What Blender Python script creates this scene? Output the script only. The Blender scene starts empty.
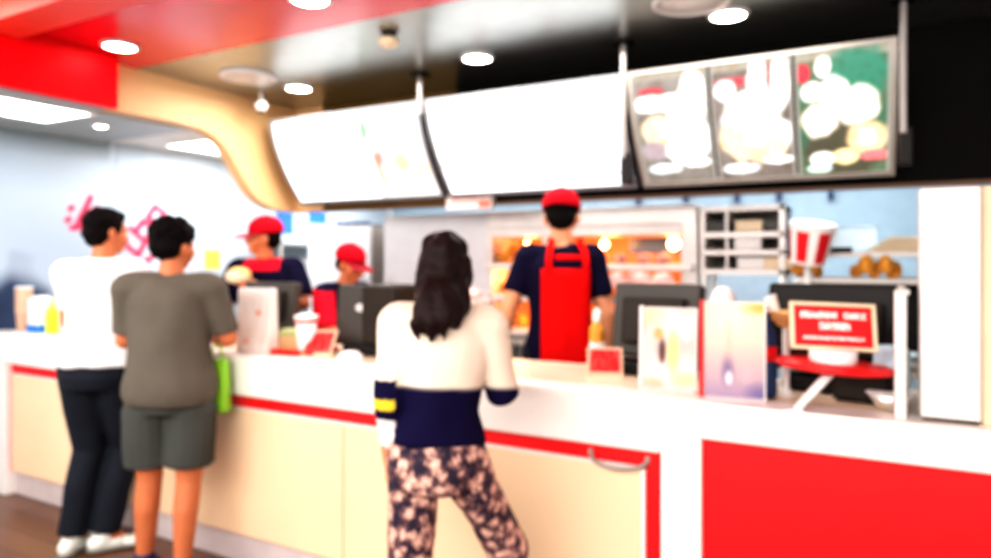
import bpy, bmesh, math, random
from mathutils import Vector as V, Matrix, noise
random.seed(7)
C = bpy.context.scene.collection
R = math.radians
PI = math.pi

# ------------------------------------------------------------------ materials
def mat(name, col, rough=.5, metal=0., emit=0., emitcol=None, bump=0., bscale=30., vary=.06, nscale=8., spec=None, alpha=None, trans=0.):
    m = bpy.data.materials.new(name); m.use_nodes = True
    nt = m.node_tree; b = nt.nodes['Principled BSDF']
    b.inputs['Roughness'].default_value = rough; b.inputs['Metallic'].default_value = metal
    n = nt.nodes.new('ShaderNodeTexNoise'); n.inputs['Scale'].default_value = nscale; n.inputs['Detail'].default_value = 3
    tc = nt.nodes.new('ShaderNodeTexCoord'); nt.links.new(tc.outputs['Object'], n.inputs['Vector'])
    r = nt.nodes.new('ShaderNodeValToRGB')
    r.color_ramp.elements[0].position = .3; r.color_ramp.elements[1].position = .7
    r.color_ramp.elements[0].color = [c * (1 - vary) for c in col] + [1]
    r.color_ramp.elements[1].color = [min(1, c * (1 + vary)) for c in col] + [1]
    nt.links.new(n.outputs['Fac'], r.inputs['Fac']); nt.links.new(r.outputs['Color'], b.inputs['Base Color'])
    if emit:
        b.inputs['Emission Strength'].default_value = emit
        b.inputs['Emission Color'].default_value = list(emitcol or col) + [1]
    if spec is not None: b.inputs['Specular IOR Level'].default_value = spec
    if trans: b.inputs['Transmission Weight'].default_value = trans
    if alpha is not None: b.inputs['Alpha'].default_value = alpha
    if bump:
        bn = nt.nodes.new('ShaderNodeTexNoise'); bn.inputs['Scale'].default_value = bscale
        nt.links.new(tc.outputs['Object'], bn.inputs['Vector'])
        bp = nt.nodes.new('ShaderNodeBump'); bp.inputs['Strength'].default_value = bump; bp.inputs['Distance'].default_value = .01
        nt.links.new(bn.outputs['Fac'], bp.inputs['Height']); nt.links.new(bp.outputs['Normal'], b.inputs['Normal'])
    return m

def vcmat(name, rough=.6, emit=0.):
    """colours come from the mesh's own colour attribute"""
    m = bpy.data.materials.new(name); m.use_nodes = True
    nt = m.node_tree; b = nt.nodes['Principled BSDF']; b.inputs['Roughness'].default_value = rough
    if rough > .8: b.inputs['Specular IOR Level'].default_value = .15
    a = nt.nodes.new('ShaderNodeVertexColor'); a.layer_name = 'Col'
    nt.links.new(a.outputs['Color'], b.inputs['Base Color'])
    if emit:
        nt.links.new(a.outputs['Color'], b.inputs['Emission Color']); b.inputs['Emission Strength'].default_value = emit
        b.inputs['Specular IOR Level'].default_value = .1
        for l in list(b.inputs['Base Color'].links): nt.links.remove(l)
        b.inputs['Base Color'].default_value = (.02,.02,.02,1)
    return m

M = dict(
    white=mat('white_laminate', (.86,.85,.82), .35, vary=.02),
    whitetop=mat('white_solid_surface', (.9,.88,.85), .3, vary=.02),
    worktop=mat('cream_worktop', (.74,.60,.46), .3, vary=.1, nscale=3),
    beige=mat('beige_laminate', (.88,.67,.46), .45, vary=.04, nscale=2),
    red=mat('red_laminate', (.80,.012,.018), .35, vary=.05),
    redplastic=mat('red_plastic', (.75,.01,.015), .3),
    redceil=mat('red_gloss_ceiling', (.83,.012,.035), .25, vary=.03, spec=1.0),
    redsoffit=mat('red_soffit', (.72,.0,.006), .5, vary=.03, spec=.15),
    redbeam=mat('red_beam', (.90,.09,.06), .4, vary=.05),
    plinth=mat('pale_plinth', (.62,.55,.55), .4),
    black=mat('black_gloss_ceiling', (.42,.44,.43), .30, .92),
    fascia=mat('black_fascia', (.006,.0055,.005), .55, spec=.1),
    blackp=mat('black_plastic', (.010,.009,.009), .5, spec=.3),
    greyp=mat('dark_grey_plastic', (.060,.056,.050), .5),
    brownp=mat('dark_brown_plastic', (.030,.023,.018), .5, spec=.3),
    steel=mat('brushed_steel', (.78,.75,.70), .3, .75, vary=.08, nscale=4),
    rodm=mat('rod_steel', (.30,.28,.27), .4, .3),
    steelw=mat('satin_steel', (.74,.71,.69), .4, .25, vary=.05),
    kitwall=mat('pale_blue_tiles', (.36,.49,.58), .4, vary=.05),
    kitfloor=mat('grey_floor', (.3,.27,.25), .4),
    ceilw=mat('white_ceiling', (.80,.80,.78), .7, vary=.02),
    ceilg=mat('grey_ceiling', (.36,.40,.41), .4, vary=.05),
    wallw=mat('white_wall', (.86,.88,.90), .6, vary=.02),
    wood=mat('light_wood_cladding', (.80,.52,.27), .45, vary=.1, nscale=1.5),
    browncl=mat('brown_ceiling', (.20,.09,.035), .6),
    fridge=mat('white_enamel', (.78,.79,.82), .35, vary=.03),
    taupe=mat('taupe_side', (.38,.33,.30), .5),
    glass=mat('clear_acrylic', (.95,.97,.97), .05, trans=.95),
    lamp=mat('lamp_glow', (1,1,1), .4, emit=18, emitcol=(1,.98,.94)),
    panel=mat('panel_glow', (1,1,1), .4, emit=6, emitcol=(.95,.98,1)),
    heat=mat('heat_lamp_glow', (1,.6,.25), .4, emit=14, emitcol=(1,.55,.2)),
    glowback=mat('heat_glow_back', (.50,.13,.03), .5, emit=.6, emitcol=(1,.22,.05)),  # heat-lamp glow put into the panel's own colour and emission
    whitep=mat('white_plastic', (.84,.84,.83), .4, vary=.02),
    cream=mat('cream_card', (.85,.72,.52), .6),
    kraft=mat('kraft_card', (.62,.44,.24), .7),
    green=mat('lime_green', (.30,.62,.04), .5),
    lime=mat('yellow_green_plastic', (.62,.78,.03), .4),
    yellow=mat('yellow_paper', (.85,.72,.10), .6),
    blue=mat('deep_blue', (.03,.20,.62), .5),
    bluel=mat('light_blue_plastic', (.60,.80,.92), .4),
    navyp=mat('navy_plastic', (.02,.05,.14), .4),
    fried=mat('fried_food', (.86,.36,.06), .7, bump=.8, bscale=60, vary=.35, nscale=30),
    wrap=mat('pink_wrapper', (.88,.50,.46), .6, vary=.25, nscale=25),
    bun=mat('bun', (.85,.50,.20), .6, vary=.2),
    skin=mat('skin', (.58,.20,.09), .5, bump=.05, bscale=80, vary=.06),
    skinp=mat('skin_lighter', (.70,.32,.18), .5, bump=.05, bscale=80, vary=.06),
    lips=mat('lips', (.45,.12,.09), .45),
    hair=mat('black_hair', (.006,.004,.004), .75, spec=.15, bump=.4, bscale=90),
    hairb=mat('dark_brown_hair', (.016,.006,.006), .6, spec=.25, bump=.4, bscale=90),
    capred=mat('red_cap_cloth', (.45,.003,.016), .8, bump=.15, spec=.15),
    brim=mat('dark_red_cloth', (.33,.004,.018), .7),
    grey=mat('olive_grey_cloth', (.125,.110,.089), .85, bump=.25, bscale=40, vary=.08),
    shorts=mat('dark_grey_cloth', (.062,.068,.062), .85, bump=.25, bscale=40),
    denim=mat('dark_denim', (.004,.008,.019), .8, bump=.3, bscale=60, vary=.2, nscale=4),
    blacktr=mat('black_cloth', (.010,.010,.014), .8, bump=.2),
    apron=mat('red_apron_cloth', (.70,.004,.004), .8, bump=.2, spec=.15),
    shoew=mat('white_leather', (.78,.82,.78), .5),
    shoeb=mat('navy_mesh_shoe', (.02,.03,.16), .6),
    sole=mat('grey_rubber', (.25,.24,.22), .7),
    orange=mat('orange_rubber', (.85,.25,.06), .5),
    vc=vcmat('printed_surface', .5), vcloth=vcmat('dyed_cloth', .85),
    menu=vcmat('lit_print', .4, .95), menudim=vcmat('lit_print_dim', .4, .85), eye=vcmat('eye_surface', .2),
)
# planked dark floor
def floor_mat():
    m = bpy.data.materials.new('brown_floor_planks'); m.use_nodes = True
    nt = m.node_tree; b = nt.nodes['Principled BSDF']; b.inputs['Roughness'].default_value = .28
    tc = nt.nodes.new('ShaderNodeTexCoord'); br = nt.nodes.new('ShaderNodeTexBrick')
    br.inputs['Scale'].default_value = 1; br.inputs['Brick Width'].default_value = 1.2; br.inputs['Row Height'].default_value = .15
    br.inputs['Mortar Size'].default_value = .003
    br.inputs['Color1'].default_value = (.20,.095,.055,1); br.inputs['Color2'].default_value = (.15,.07,.04,1); br.inputs['Mortar'].default_value = (.03,.015,.01,1)
    nt.links.new(tc.outputs['Object'], br.inputs['Vector']); nt.links.new(br.outputs['Color'], b.inputs['Base Color'])
    return m
M['floor'] = floor_mat()
# floral trousers print
def floral():
    m = bpy.data.materials.new('floral_print_cloth'); m.use_nodes = True
    nt = m.node_tree; b = nt.nodes['Principled BSDF']; b.inputs['Roughness'].default_value = .85
    tc = nt.nodes.new('ShaderNodeTexCoord')
    v = nt.nodes.new('ShaderNodeTexVoronoi'); v.inputs['Scale'].default_value = 25
    n = nt.nodes.new('ShaderNodeTexNoise'); n.inputs['Scale'].default_value = 40
    mx = nt.nodes.new('ShaderNodeMix'); mx.data_type = 'VECTOR'; mx.inputs['Factor'].default_value = .05
    nt.links.new(tc.outputs['Object'], mx.inputs[4]); nt.links.new(n.outputs['Color'], mx.inputs[5]); nt.links.new(mx.outputs[1], v.inputs['Vector'])
    r = nt.nodes.new('ShaderNodeValToRGB'); r.color_ramp.interpolation = 'LINEAR'
    e = r.color_ramp.elements; e[0].position = 0; e[0].color = (.88,.66,.58,1)
    e[1].position = .30; e[1].color = (.75,.47,.38,1)
    for p, c in ((.52, (.20,.10,.10,1)), (.68, (.035,.022,.045,1)), (.9, (.02,.015,.035,1))):
        q = e.new(p); q.color = c
    nt.links.new(v.outputs['Distance'], r.inputs['Fac']); nt.links.new(r.outputs['Color'], b.inputs['Base Color'])
    return m
M['floral'] = floral()

# ------------------------------------------------------------------ mesh helpers
def link(name, me, m, parent=None):
    o = bpy.data.objects.new(name, me); C.objects.link(o)
    if m is not None:
        for x in (m if isinstance(m, (list, tuple)) else [m]): me.materials.append(x)
    if parent: o.parent = parent
    return o
def build(name, bm, m, parent=None, smooth=False, bevel=0., seg=2):
    if bevel:
        bmesh.ops.bevel(bm, geom=[e for e in bm.edges if len(e.link_faces) == 2 and e.calc_face_angle(0) > .6], offset=bevel, segments=seg, affect='EDGES', profile=.5)
    bmesh.ops.recalc_face_normals(bm, faces=bm.faces[:])
    me = bpy.data.meshes.new(name); bm.to_mesh(me); bm.free()
    if smooth: me.polygons.foreach_set('use_smooth', [True] * len(me.polygons))
    return link(name, me, m, parent)
def box(bm, x0, x1, y0, y1, z0, z1, mtx=None):
    r = bmesh.ops.create_cube(bm, size=1)['verts']
    for v in r:
        v.co = V((x0 + (v.co.x + .5) * (x1 - x0), y0 + (v.co.y + .5) * (y1 - y0), z0 + (v.co.z + .5) * (z1 - z0)))
        if mtx is not None: v.co = mtx @ v.co
    return r
def bx(name, d, m, parent=None, bevel=.004, mtx=None):
    bm = bmesh.new(); box(bm, *d, mtx=mtx); return build(name, bm, m, parent, bevel=bevel)
def lathe(bm, prof, seg=28, mtx=None, cap=True):
    rings = []
    for r, z in prof:
        ring = [bm.verts.new(V((r * math.cos(2*PI*i/seg), r * math.sin(2*PI*i/seg), z))) for i in range(seg)]
        rings.append(ring)
    for a, b in zip(rings, rings[1:]):
        for i in range(seg): bm.faces.new((a[i], a[(i+1) % seg], b[(i+1) % seg], b[i]))
    if cap: bm.faces.new(rings[0][::-1]); bm.faces.new(rings[-1])
    if mtx is not None:
        for ring in rings:
            for v in ring: v.co = mtx @ v.co
def lt(name, prof, m, parent=None, mtx=None, seg=28, smooth=True):
    bm = bmesh.new(); lathe(bm, prof, seg, mtx); o = build(name, bm, m, parent, smooth=False)
    if smooth:
        for p in o.data.polygons: p.use_smooth = len(p.vertices) == 4
    return o
def frame_for(d):
    d = d.normalized(); a = V((0,0,1)) if abs(d.z) < .9 else V((0,1,0))
    x = a.cross(d).normalized(); return x, d.cross(x)
def tube(bm, pts, rads, seg=16, flat=(1, 1), ref=None):
    """closed tube through pts; rads numbers or (rx, ry) pairs"""
    pts = [V(p) for p in pts]; rings = []
    X = V(ref).normalized() if ref is not None else None
    for i, p in enumerate(pts):
        d = (pts[min(i+1, len(pts)-1)] - pts[max(i-1, 0)]).normalized()
        if X is None: X, _ = frame_for(d)
        X = (X - d * X.dot(d)).normalized(); Y = d.cross(X)
        r = rads[i]; rx, ry = r if isinstance(r, (tuple, list)) else (r, r)
        rings.append([bm.verts.new(p + X * math.cos(2*PI*k/seg) * rx * flat[0] + Y * math.sin(2*PI*k/seg) * ry * flat[1]) for k in range(seg)])
    for a, b in zip(rings, rings[1:]):
        for k in range(seg): bm.faces.new((a[k], a[(k+1) % seg], b[(k+1) % seg], b[k]))
    bm.faces.new(rings[0][::-1]); bm.faces.new(rings[-1])
def tb(name, pts, rads, m, parent=None, seg=16, **k):
    bm = bmesh.new(); tube(bm, pts, rads, seg, **k); o = build(name, bm, m, parent)
    for p in o.data.polygons: p.use_smooth = len(p.vertices) == 4
    return o
def capsule(bm, p0, r0, p1, r1, seg=14):
    p0, p1 = V(p0), V(p1); d = p1 - p0; L = d.length
    if L < 1e-6: return ell(bm, p0, (r0,)*3)
    d.normalize(); X, Y = frame_for(d); rings = []
    prof = [(-math.cos(a) * r0, math.sin(a) * r0) for a in (.25, .6, 1.05, PI/2)] + [(L - math.cos(a) * r1, math.sin(a) * r1) for a in (PI/2, PI-1.05, PI-.6, PI-.25)]
    for h, r in prof:
        rings.append([bm.verts.new(p0 + d * h + (X * math.cos(2*PI*k/seg) + Y * math.sin(2*PI*k/seg)) * r) for k in range(seg)])
    for a, b in zip(rings, rings[1:]):
        for k in range(seg): bm.faces.new((a[k], a[(k+1) % seg], b[(k+1) % seg], b[k]))
    bm.faces.new(rings[0][::-1]); bm.faces.new(rings[-1])
def ell(bm, c, r, mtx=None, sub=3):
    vs = bmesh.ops.create_icosphere(bm, subdivisions=sub, radius=1)['verts']
    for v in vs:
        v.co = V((v.co.x * r[0], v.co.y * r[1], v.co.z * r[2])) + V(c)
        if mtx is not None: v.co = mtx @ v.co
def remesh(name, bm, m, parent, voxel=.008, smooth=4, wob=0., wscale=6., colour=None):
    bmesh.ops.recalc_face_normals(bm, faces=bm.faces[:])
    me = bpy.data.meshes.new('tmp'); bm.to_mesh(me); bm.free()
    o = bpy.data.objects.new('tmp', me); C.objects.link(o)
    r = o.modifiers.new('r', 'REMESH'); r.mode = 'VOXEL'; r.voxel_size = voxel; r.adaptivity = 0
    s = o.modifiers.new('s', 'SMOOTH'); s.factor = .5; s.iterations = smooth
    dg = bpy.context.evaluated_depsgraph_get(); dg.update()
    out = bpy.data.meshes.new_from_object(o.evaluated_get(dg)); out.name = name
    bpy.data.objects.remove(o); bpy.data.meshes.remove(me)
    if wob:
        off = V((random.random() * 50, random.random() * 50, 0)); ns = [v.normal.copy() for v in out.vertices]
        for v, n in zip(out.vertices, ns):
            v.co += n * wob * noise.noise(V((v.co.x, v.co.y, v.co.z * .6)) * wscale + off)
    out.materials.clear()
    out.polygons.foreach_set('use_smooth', [True] * len(out.polygons))
    if colour:
        a = out.color_attributes.new('Col', 'FLOAT_COLOR', 'POINT')
        for i, v in enumerate(out.vertices): a.data[i].color = list(colour(v.co)) + [1]
    return link(name, out, m, parent)
def painted(name, pos, f, nu, nv, m, parent=None):
    """a surface pos(s, t) with print f(s, t) (s, t in 0..1, t up)"""
    vs = [pos(i / nu, j / nv) for j in range(nv + 1) for i in range(nu + 1)]
    fs = [(j*(nu+1)+i, j*(nu+1)+i+1, (j+1)*(nu+1)+i+1, (j+1)*(nu+1)+i) for j in range(nv) for i in range(nu)]
    me = bpy.data.meshes.new(name); me.from_pydata(vs, [], fs)
    a = me.color_attributes.new('Col', 'FLOAT_COLOR', 'POINT')
    k = 0
    for j in range(nv + 1):
        for i in range(nu + 1):
            a.data[k].color = list(f(i / nu, j / nv)) + [1]; k += 1
    me.polygons.foreach_set('use_smooth', [True] * len(me.polygons))
    return link(name, me, m, parent)
def thing(name, label, cat, loc=(0,0,0), rz=0, group=None):
    o = bpy.data.objects.new(name, None); o.empty_display_size = .1; C.objects.link(o)
    o.location = loc; o.rotation_euler = (0, 0, rz); o['label'] = label; o['category'] = cat
    if group: o['group'] = group
    return o
def tag(o, label, cat, group=None, kind=None):
    o['label'] = label; o['category'] = cat
    if group: o['group'] = group
    if kind: o['kind'] = kind
    return o
def struct(o, label=None):
    o['kind'] = 'structure'
    if label: o['label'] = label; o['category'] = 'room'
    return o
def dup(root, loc, rz, label, group=None):
    r = root.copy(); C.objects.link(r); r.location = loc; r.rotation_euler = (0, 0, rz); r['label'] = label
    if group: r['group'] = group
    for ch in list(root.children):
        c = ch.copy(); C.objects.link(c); c.parent = r
        for g in list(ch.children):
            d = g.copy(); C.objects.link(d); d.parent = c
    return r
def mix(a, b, t): t = max(0, min(1, t)); return tuple(x * (1 - t) + y * t for x, y in zip(a, b))
def seg_d(p, a, b):
    ax, ay = a; bx_, by = b; px, py = p; dx, dy = bx_ - ax, by - ay
    t = max(0, min(1, ((px-ax)*dx + (py-ay)*dy) / (dx*dx + dy*dy + 1e-9)))
    return math.hypot(px - ax - t*dx, py - ay - t*dy)

# ------------------------------------------------------------------ the room
ZC, YF, ZA = 2.55, 3.82, 2.29           # ceiling, fascia plane, low ceiling of the alcove
XA, XL, YB = -3.76, -4.85, 6.4
CF = 2.20                                 # counter front plane
def plane(name, x0, x1, y0, y1, z0, z1, m): return struct(bx(name, (x0, x1, y0, y1, z0, z1), m, bevel=0), None)
plane('floor', XL - .1, 3.2, -3.2, YB + .1, -.1, 0, M['floor'])
plane('ceiling', XA + .0, 3.2, 2.5, YF, ZC, ZC + .1, M['black'])
plane('ceiling.001', XA - .3, 3.2, 1.78, 2.5, ZC, ZC + .1, M['redceil'])
plane('trim_1', -3.59, 3.2, 1.60, 1.79, ZC - .05, ZC + .1, M['redbeam'])
plane('ceiling.002', XA - 1.2, 3.2, -3.2, 1.62, ZC + .05, ZC + .15, M['browncl'])
plane('ceiling.003', XL, XA - .10, 2.95, YB, ZA, ZA + .08, M['ceilw'])
plane('ceiling.004', XL, -3.61, .5, 2.29, ZA - .02, ZA + .06, M['ceilg'])
plane('ceiling.006', XL, XA - .10, 2.29, 2.95, ZA - .02, ZA + .06, M['ceilg'])
plane('ceiling.005', XA, 3.2, YF + .08, YB, ZC, ZC + .1, M['ceilw'])
plane('trim_2', -3.66, -3.60, .9, 2.29, ZA - .03, ZC, M['redsoffit'])
plane('wall_back', XL - .1, 3.2, YB, YB + .1, 0, ZC, M['kitwall'])
plane('wall_left', XL - .1, XL, -.5, YB, 0, ZC, M['wallw'])
plane('wall_right', 3.2, 3.3, 2.2, YB, 0, ZC, M['wallw'])
# black fascia the menu boards hang in front of
plane('wall_front', XA, 3.2, YF, YF + .08, 1.80, ZC, M['fascia'])
plane('trim_3', XA, 3.2, YF - .012, YF + .09, 1.785, 1.80, mat('brown_edge_strip', (.16,.07,.03), .5))
# arched wooden header running back beside the left menu board
def arch():
    bm = bmesh.new(); x0, x1 = XA - .10, XA
    pr = [(2.29, ZA - .02), (2.85, ZA - .02)]
    for i in range(1, 13):
        a = i / 12 * PI / 2
        pr.append((2.85 + .62 * math.sin(a), (ZA - .02) - .10 * (1 - math.cos(a)) - .0))
    # steep falling part and the foot of the curve
    pr = [(2.29, 2.285), (2.80, 2.285), (2.95, 2.275), (3.05, 2.245), (3.13, 2.19), (3.20, 2.11), (3.27, 2.01), (3.35, 1.91), (3.44, 1.84), (3.55, 1.80), (3.70, 1.785), (YF + .08, 1.785)]
    pr += [(YF + .08, ZC), (2.29, ZC)]
    a = [bm.verts.new((x0, y, z)) for y, z in pr]; b = [bm.verts.new((x1, y, z)) for y, z in pr]
    n = len(pr)
    bm.faces.new(a); bm.faces.new(b[::-1])
    for i in range(n): bm.faces.new((a[i], b[i], b[(i+1) % n], a[(i+1) % n]))
    return struct(build('wall_arch', bm, M['wood']))
arch()
# return of the same wood cladding under the first menu board
plane('trim_4', XA, -3.50, YF - .04, YF + .09, 1.786, ZC, M['wood'])
plane('fascia_lit_patch', -3.50, -2.36, YF - .01, YF, 1.80, ZC - .001, mat('lit_fascia_tone', (.17,.095,.015), .6))  # olive-brown sheet stands in for light falling on the black fascia

# printed mural on the left wall (a big pale picture with slanted red lettering)
Y0m, Y1m, Z0m, Z1m = 1.6, 6.3, .0, ZA
STR = [  # strokes of the red lettering in (y, z) metres on the wall
 ((2.79,1.68),(2.88,1.87)), ((2.83,1.74),(2.93,1.80)), ((2.85,1.78),(2.93,1.70)), ((2.74,1.78),(2.75,1.79)), ((2.72,1.70),(2.73,1.71)), ((2.75,1.65),(2.85,1.66)),
 ((3.11,1.56),(3.24,1.46)), ((3.24,1.46),(3.33,1.62)), ((3.18,1.66),(3.30,1.56)), ((3.11,1.56),(3.14,1.61)), ((3.22,1.64),(3.28,1.72)), ((3.28,1.72),(3.40,1.66)), ((3.40,1.66),(3.34,1.56)),
 ((3.32,1.75),(3.38,1.84)), ((3.38,1.84),(3.46,1.79)), ((3.46,1.79),(3.40,1.70)), ((3.40,1.70),(3.32,1.75)), ((3.28,1.40),(3.44,1.50)), ((3.48,1.36),(3.52,1.54)), ((3.56,1.32),(3.62,1.46)),
]
def mural(s, t):
    y = Y0m + s * (Y1m - Y0m); z = Z0m + t * (Z1m - Z0m)
    n = noise.noise(V((y * 1.3, z * 1.6, 0))) * .5 + .5
    c = mix((.70,.78,.86), (.86,.91,.95), n)
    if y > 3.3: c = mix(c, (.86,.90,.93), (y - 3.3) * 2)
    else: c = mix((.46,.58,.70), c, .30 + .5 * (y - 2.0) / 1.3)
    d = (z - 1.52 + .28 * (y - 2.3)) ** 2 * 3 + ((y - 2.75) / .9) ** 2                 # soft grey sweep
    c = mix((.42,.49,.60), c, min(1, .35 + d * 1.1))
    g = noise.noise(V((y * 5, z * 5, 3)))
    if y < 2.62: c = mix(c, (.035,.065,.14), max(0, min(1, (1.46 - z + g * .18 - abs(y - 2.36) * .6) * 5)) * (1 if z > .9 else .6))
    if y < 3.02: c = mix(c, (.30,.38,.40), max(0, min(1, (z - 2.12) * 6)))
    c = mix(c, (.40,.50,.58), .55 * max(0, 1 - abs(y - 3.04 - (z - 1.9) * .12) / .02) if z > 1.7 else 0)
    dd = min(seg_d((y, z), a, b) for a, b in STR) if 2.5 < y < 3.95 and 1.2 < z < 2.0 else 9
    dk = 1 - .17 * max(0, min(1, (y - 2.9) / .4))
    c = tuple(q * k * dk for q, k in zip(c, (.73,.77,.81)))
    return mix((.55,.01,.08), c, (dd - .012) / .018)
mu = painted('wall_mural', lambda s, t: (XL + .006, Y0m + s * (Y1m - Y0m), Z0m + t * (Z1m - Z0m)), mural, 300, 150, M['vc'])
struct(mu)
# ------------------------------------------------------------------ lamps in the ceiling
def downlight(x, y, z, lab, r=.075):
    t = thing('downlight', lab, 'ceiling light', (x, y, z), 0, 'round downlights in the ceiling')
    lt('rim', [(r+.018, -.001), (r+.018, -.010), (r, -.014), (r, -.001)], M['whitep'], t)
    lt('diffuser', [(r, -.004), (r, -.012), (r*.6, -.016), (.001, -.017)], M['lamp'], t)
    return t
downlight(-3.41, 2.18, ZC, 'round white downlight in red ceiling above the red soffit corner')
downlight(-2.08, 2.17, ZC, 'round white downlight in red ceiling cut by the photo top edge')
downlight(-3.23, 3.27, ZC, 'round white downlight in black ceiling above the leftmost menu board')
downlight(-1.88, 3.25, ZC, 'round white downlight in black ceiling above the middle white menu board')
downlight(-.545, 3.22, ZC, 'round white downlight in black ceiling above the three-picture menu board')
downlight(-4.18, 2.55, ZA - .02, 'small dim downlight in the low grey ceiling beyond the red soffit', .035)
def vent(x, y, lab):
    t = thing('ceiling_speaker', lab, 'speaker', (x, y, ZC), 0, 'round ceiling speakers')
    lt('rim', [(.165, -.001), (.165, -.016), (.14, -.02), (.14, -.001)], M['whitep'], t)
    lt('grille', [(.139, -.003), (.139, -.012), (.06, -.022), (.001, -.024)], M['steelw'], t)
vent(-3.30, 2.92, 'round pale ceiling speaker beside the wooden arch')
vent(-.655, 2.97, 'round brownish ceiling speaker above the three-picture menu board')
t = thing('smoke_detector', 'small cream dome smoke detector on the glossy black ceiling', 'detector', (-2.08, 2.72, ZC))
lt('mount', [(.035,-.001), (.035,-.02)], M['greyp'], t)
lt('dome', [(.05,-.02), (.052,-.04), (.035,-.058), (.012,-.066), (.001,-.067)], M['cream'], t)
t = thing('ceiling_camera', 'small round white security camera on ceiling by wooden arch', 'camera', (-3.56, 3.26, ZC))
lt('stem', [(.012,-.001), (.012,-.07)], M['whitep'], t)
bm = bmesh.new(); ell(bm, (0,0,-.09), (.04,.04,.04)); build('housing', bm, M['whitep'], t, smooth=True)
lt('lens', [(.018,-.118), (.018,-.134)], M['blackp'], t, seg=16)
def ceil_panel(x0, x1, y0, y1, z, lab):
    t = thing('light_panel', lab, 'ceiling light', ((x0+x1)/2, (y0+y1)/2, z), 0)
    a, b = (x1-x0)/2, (y1-y0)/2
    bm = bmesh.new()
    for d in ((-a-.02,-a,-b-.02,b+.02),(a,a+.02,-b-.02,b+.02),(-a,a,-b-.02,-b),(-a,a,b,b+.02)): box(bm, *d, -.012, -.001)
    build('frame', bm, M['whitep'], t); bx('diffuser', (-a, a, -b, b, -.008, -.001), M['panel'], t, bevel=0)
ceil_panel(-4.34, -3.88, 1.70, 2.31, ZA - .02, 'square bright light panel in low ceiling beyond the red soffit')
ceil_panel(-4.60, -4.10, 3.30, 3.90, ZA, 'square bright light panel in white ceiling behind the wooden arch')
ceil_panel(-2.4, -1.8, 4.9, 5.5, ZC, 'unseen light panel added to brighten the kitchen behind the middle menu board')  # kitchen panel out of view, added to brighten the kitchen
ceil_panel(-.6, .0, 4.9, 5.5, ZC, 'unseen light panel added to brighten the kitchen behind the rightmost menu board')
ceil_panel(-4.5, -3.9, 5.0, 5.6, ZA, 'square light panel deep in the room behind the cashiers')

# ------------------------------------------------------------------ menu boards
def prof(t):                     # t 0 bottom .. 1 top : (y, z)
    a = (1 - t)
    return 3.40 + .30 * a ** 1.7, 2.395 - .565 * a
def board(x0, x1, lab, panels):
    tt = thing('menu_board', lab, 'menu board', ((x0+x1)/2, 3.5, 1.83), 0, 'lit menu boards above the counter')
    ox, oy, oz = tt.location
    def body(d, xa, xb, ta, tb_, thick):
        bm = bmesh.new(); n = 14; F = []; B = []
        for i in range(n + 1):
            t_ = ta + (tb_ - ta) * i / n; y, z = prof(t_)
            y2, z2 = prof(min(1, t_ + .01)); y1, z1 = prof(max(0, t_ - .01)); dy, dz = y2-y1, z2-z1; L = math.hypot(dy, dz); ny, nz = dz/L, -dy/L
            for lst, q in ((F, d), (B, d + thick)):
                lst.append([bm.verts.new((x - ox, y + ny*q - oy, z + nz*q - oz)) for x in (xa, xb)])
        for L_ in (F, B):
            for a, b in zip(L_, L_[1:]): bm.faces.new((a[0], a[1], b[1], b[0]))
        for k in (0, 1):
            for i in range(n): bm.faces.new((F[i][k], F[i+1][k], B[i+1][k], B[i][k]))
        for i in (0, n): bm.faces.new((F[i][0], F[i][1], B[i][1], B[i][0]))
        return bm
    build('housing', body(.012, x0, x1, 0, 1, .07), M['blackp'], tt)
    bm = bmesh.new()
    for q in ((x0, x0 + .022, 0, 1), (x1 - .022, x1, 0, 1)):
        b2 = body(-.006, *q, .03); me = bpy.data.meshes.new('t'); b2.to_mesh(me); bm.from_mesh(me); b2.free(); bpy.data.meshes.remove(me)
    for q in ((x0, x1, 0, .035), (x0, x1, .965, 1)):
        b2 = body(-.006, *q, .03); me = bpy.data.meshes.new('t'); b2.to_mesh(me); bm.from_mesh(me); b2.free(); bpy.data.meshes.remove(me)
    build('frame', bm, panels[0][4], tt)
    for xa, xb, f, mm, _ in panels:
        xa, xb = x0 + .022 + (x1-x0-.044) * xa, x0 + .022 + (x1-x0-.044) * xb
        def pos(s, t_, xa=xa, xb=xb):
            q = .035 + .93 * t_; y, z = prof(q); return (xa + (xb-xa) * s - ox, y + .004 - oy, z - oz)
        painted('screen', pos, f, int((xb-xa) * 180), 90, mm, tt)
    return tt
W = (1.6,1.6,1.6)
def blob(p, c, r, soft=.25): 
    d = math.hypot((p[0]-c[0]) / r[0], (p[1]-c[1]) / r[1]); return max(0, min(1, (1 - d) / soft))
def scr1a(s, t):
    c = W
    for cx, cy, rx, ry, col in ((.33,.55,.05,.16,(1.0,.72,.35)),(.78,.74,.07,.04,(1.0,.45,.28)),(.75,.48,.10,.07,(1.0,.78,.5)),(.18,.50,.06,.04,(1,.9,.55)),(.95,.10,.05,.06,(1,.75,.6))):
        c = mix(c, col, .8 * blob((s, t), (cx, cy), (rx, ry), .6))
    return c
def scr1b(s, t):
    c = mix((1.02,.97,.92), (.80,.83,.87), blob((s, t), (.65,.85), (.5,.25), .8))
    for cx, cy, rx, ry, col in ((.05,.78,.07,.16,(.12,.65,.18)),(.18,.45,.15,.12,(.75,.18,.15)),(.35,.35,.16,.25,(1.3,.95,.95)),(.55,.38,.20,.16,(1.0,.62,.28)),(.85,.30,.2,.15,(1,.72,.45)),(.70,.62,.13,.06,(.62,.64,.72)),(.3,.12,.25,.12,(1.2,.85,.72)),(.12,.28,.06,.25,(.65,.25,.12))):
        c = mix(c, col, .85 * blob((s, t), (cx, cy), (rx, ry), .6))
    return c
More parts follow.
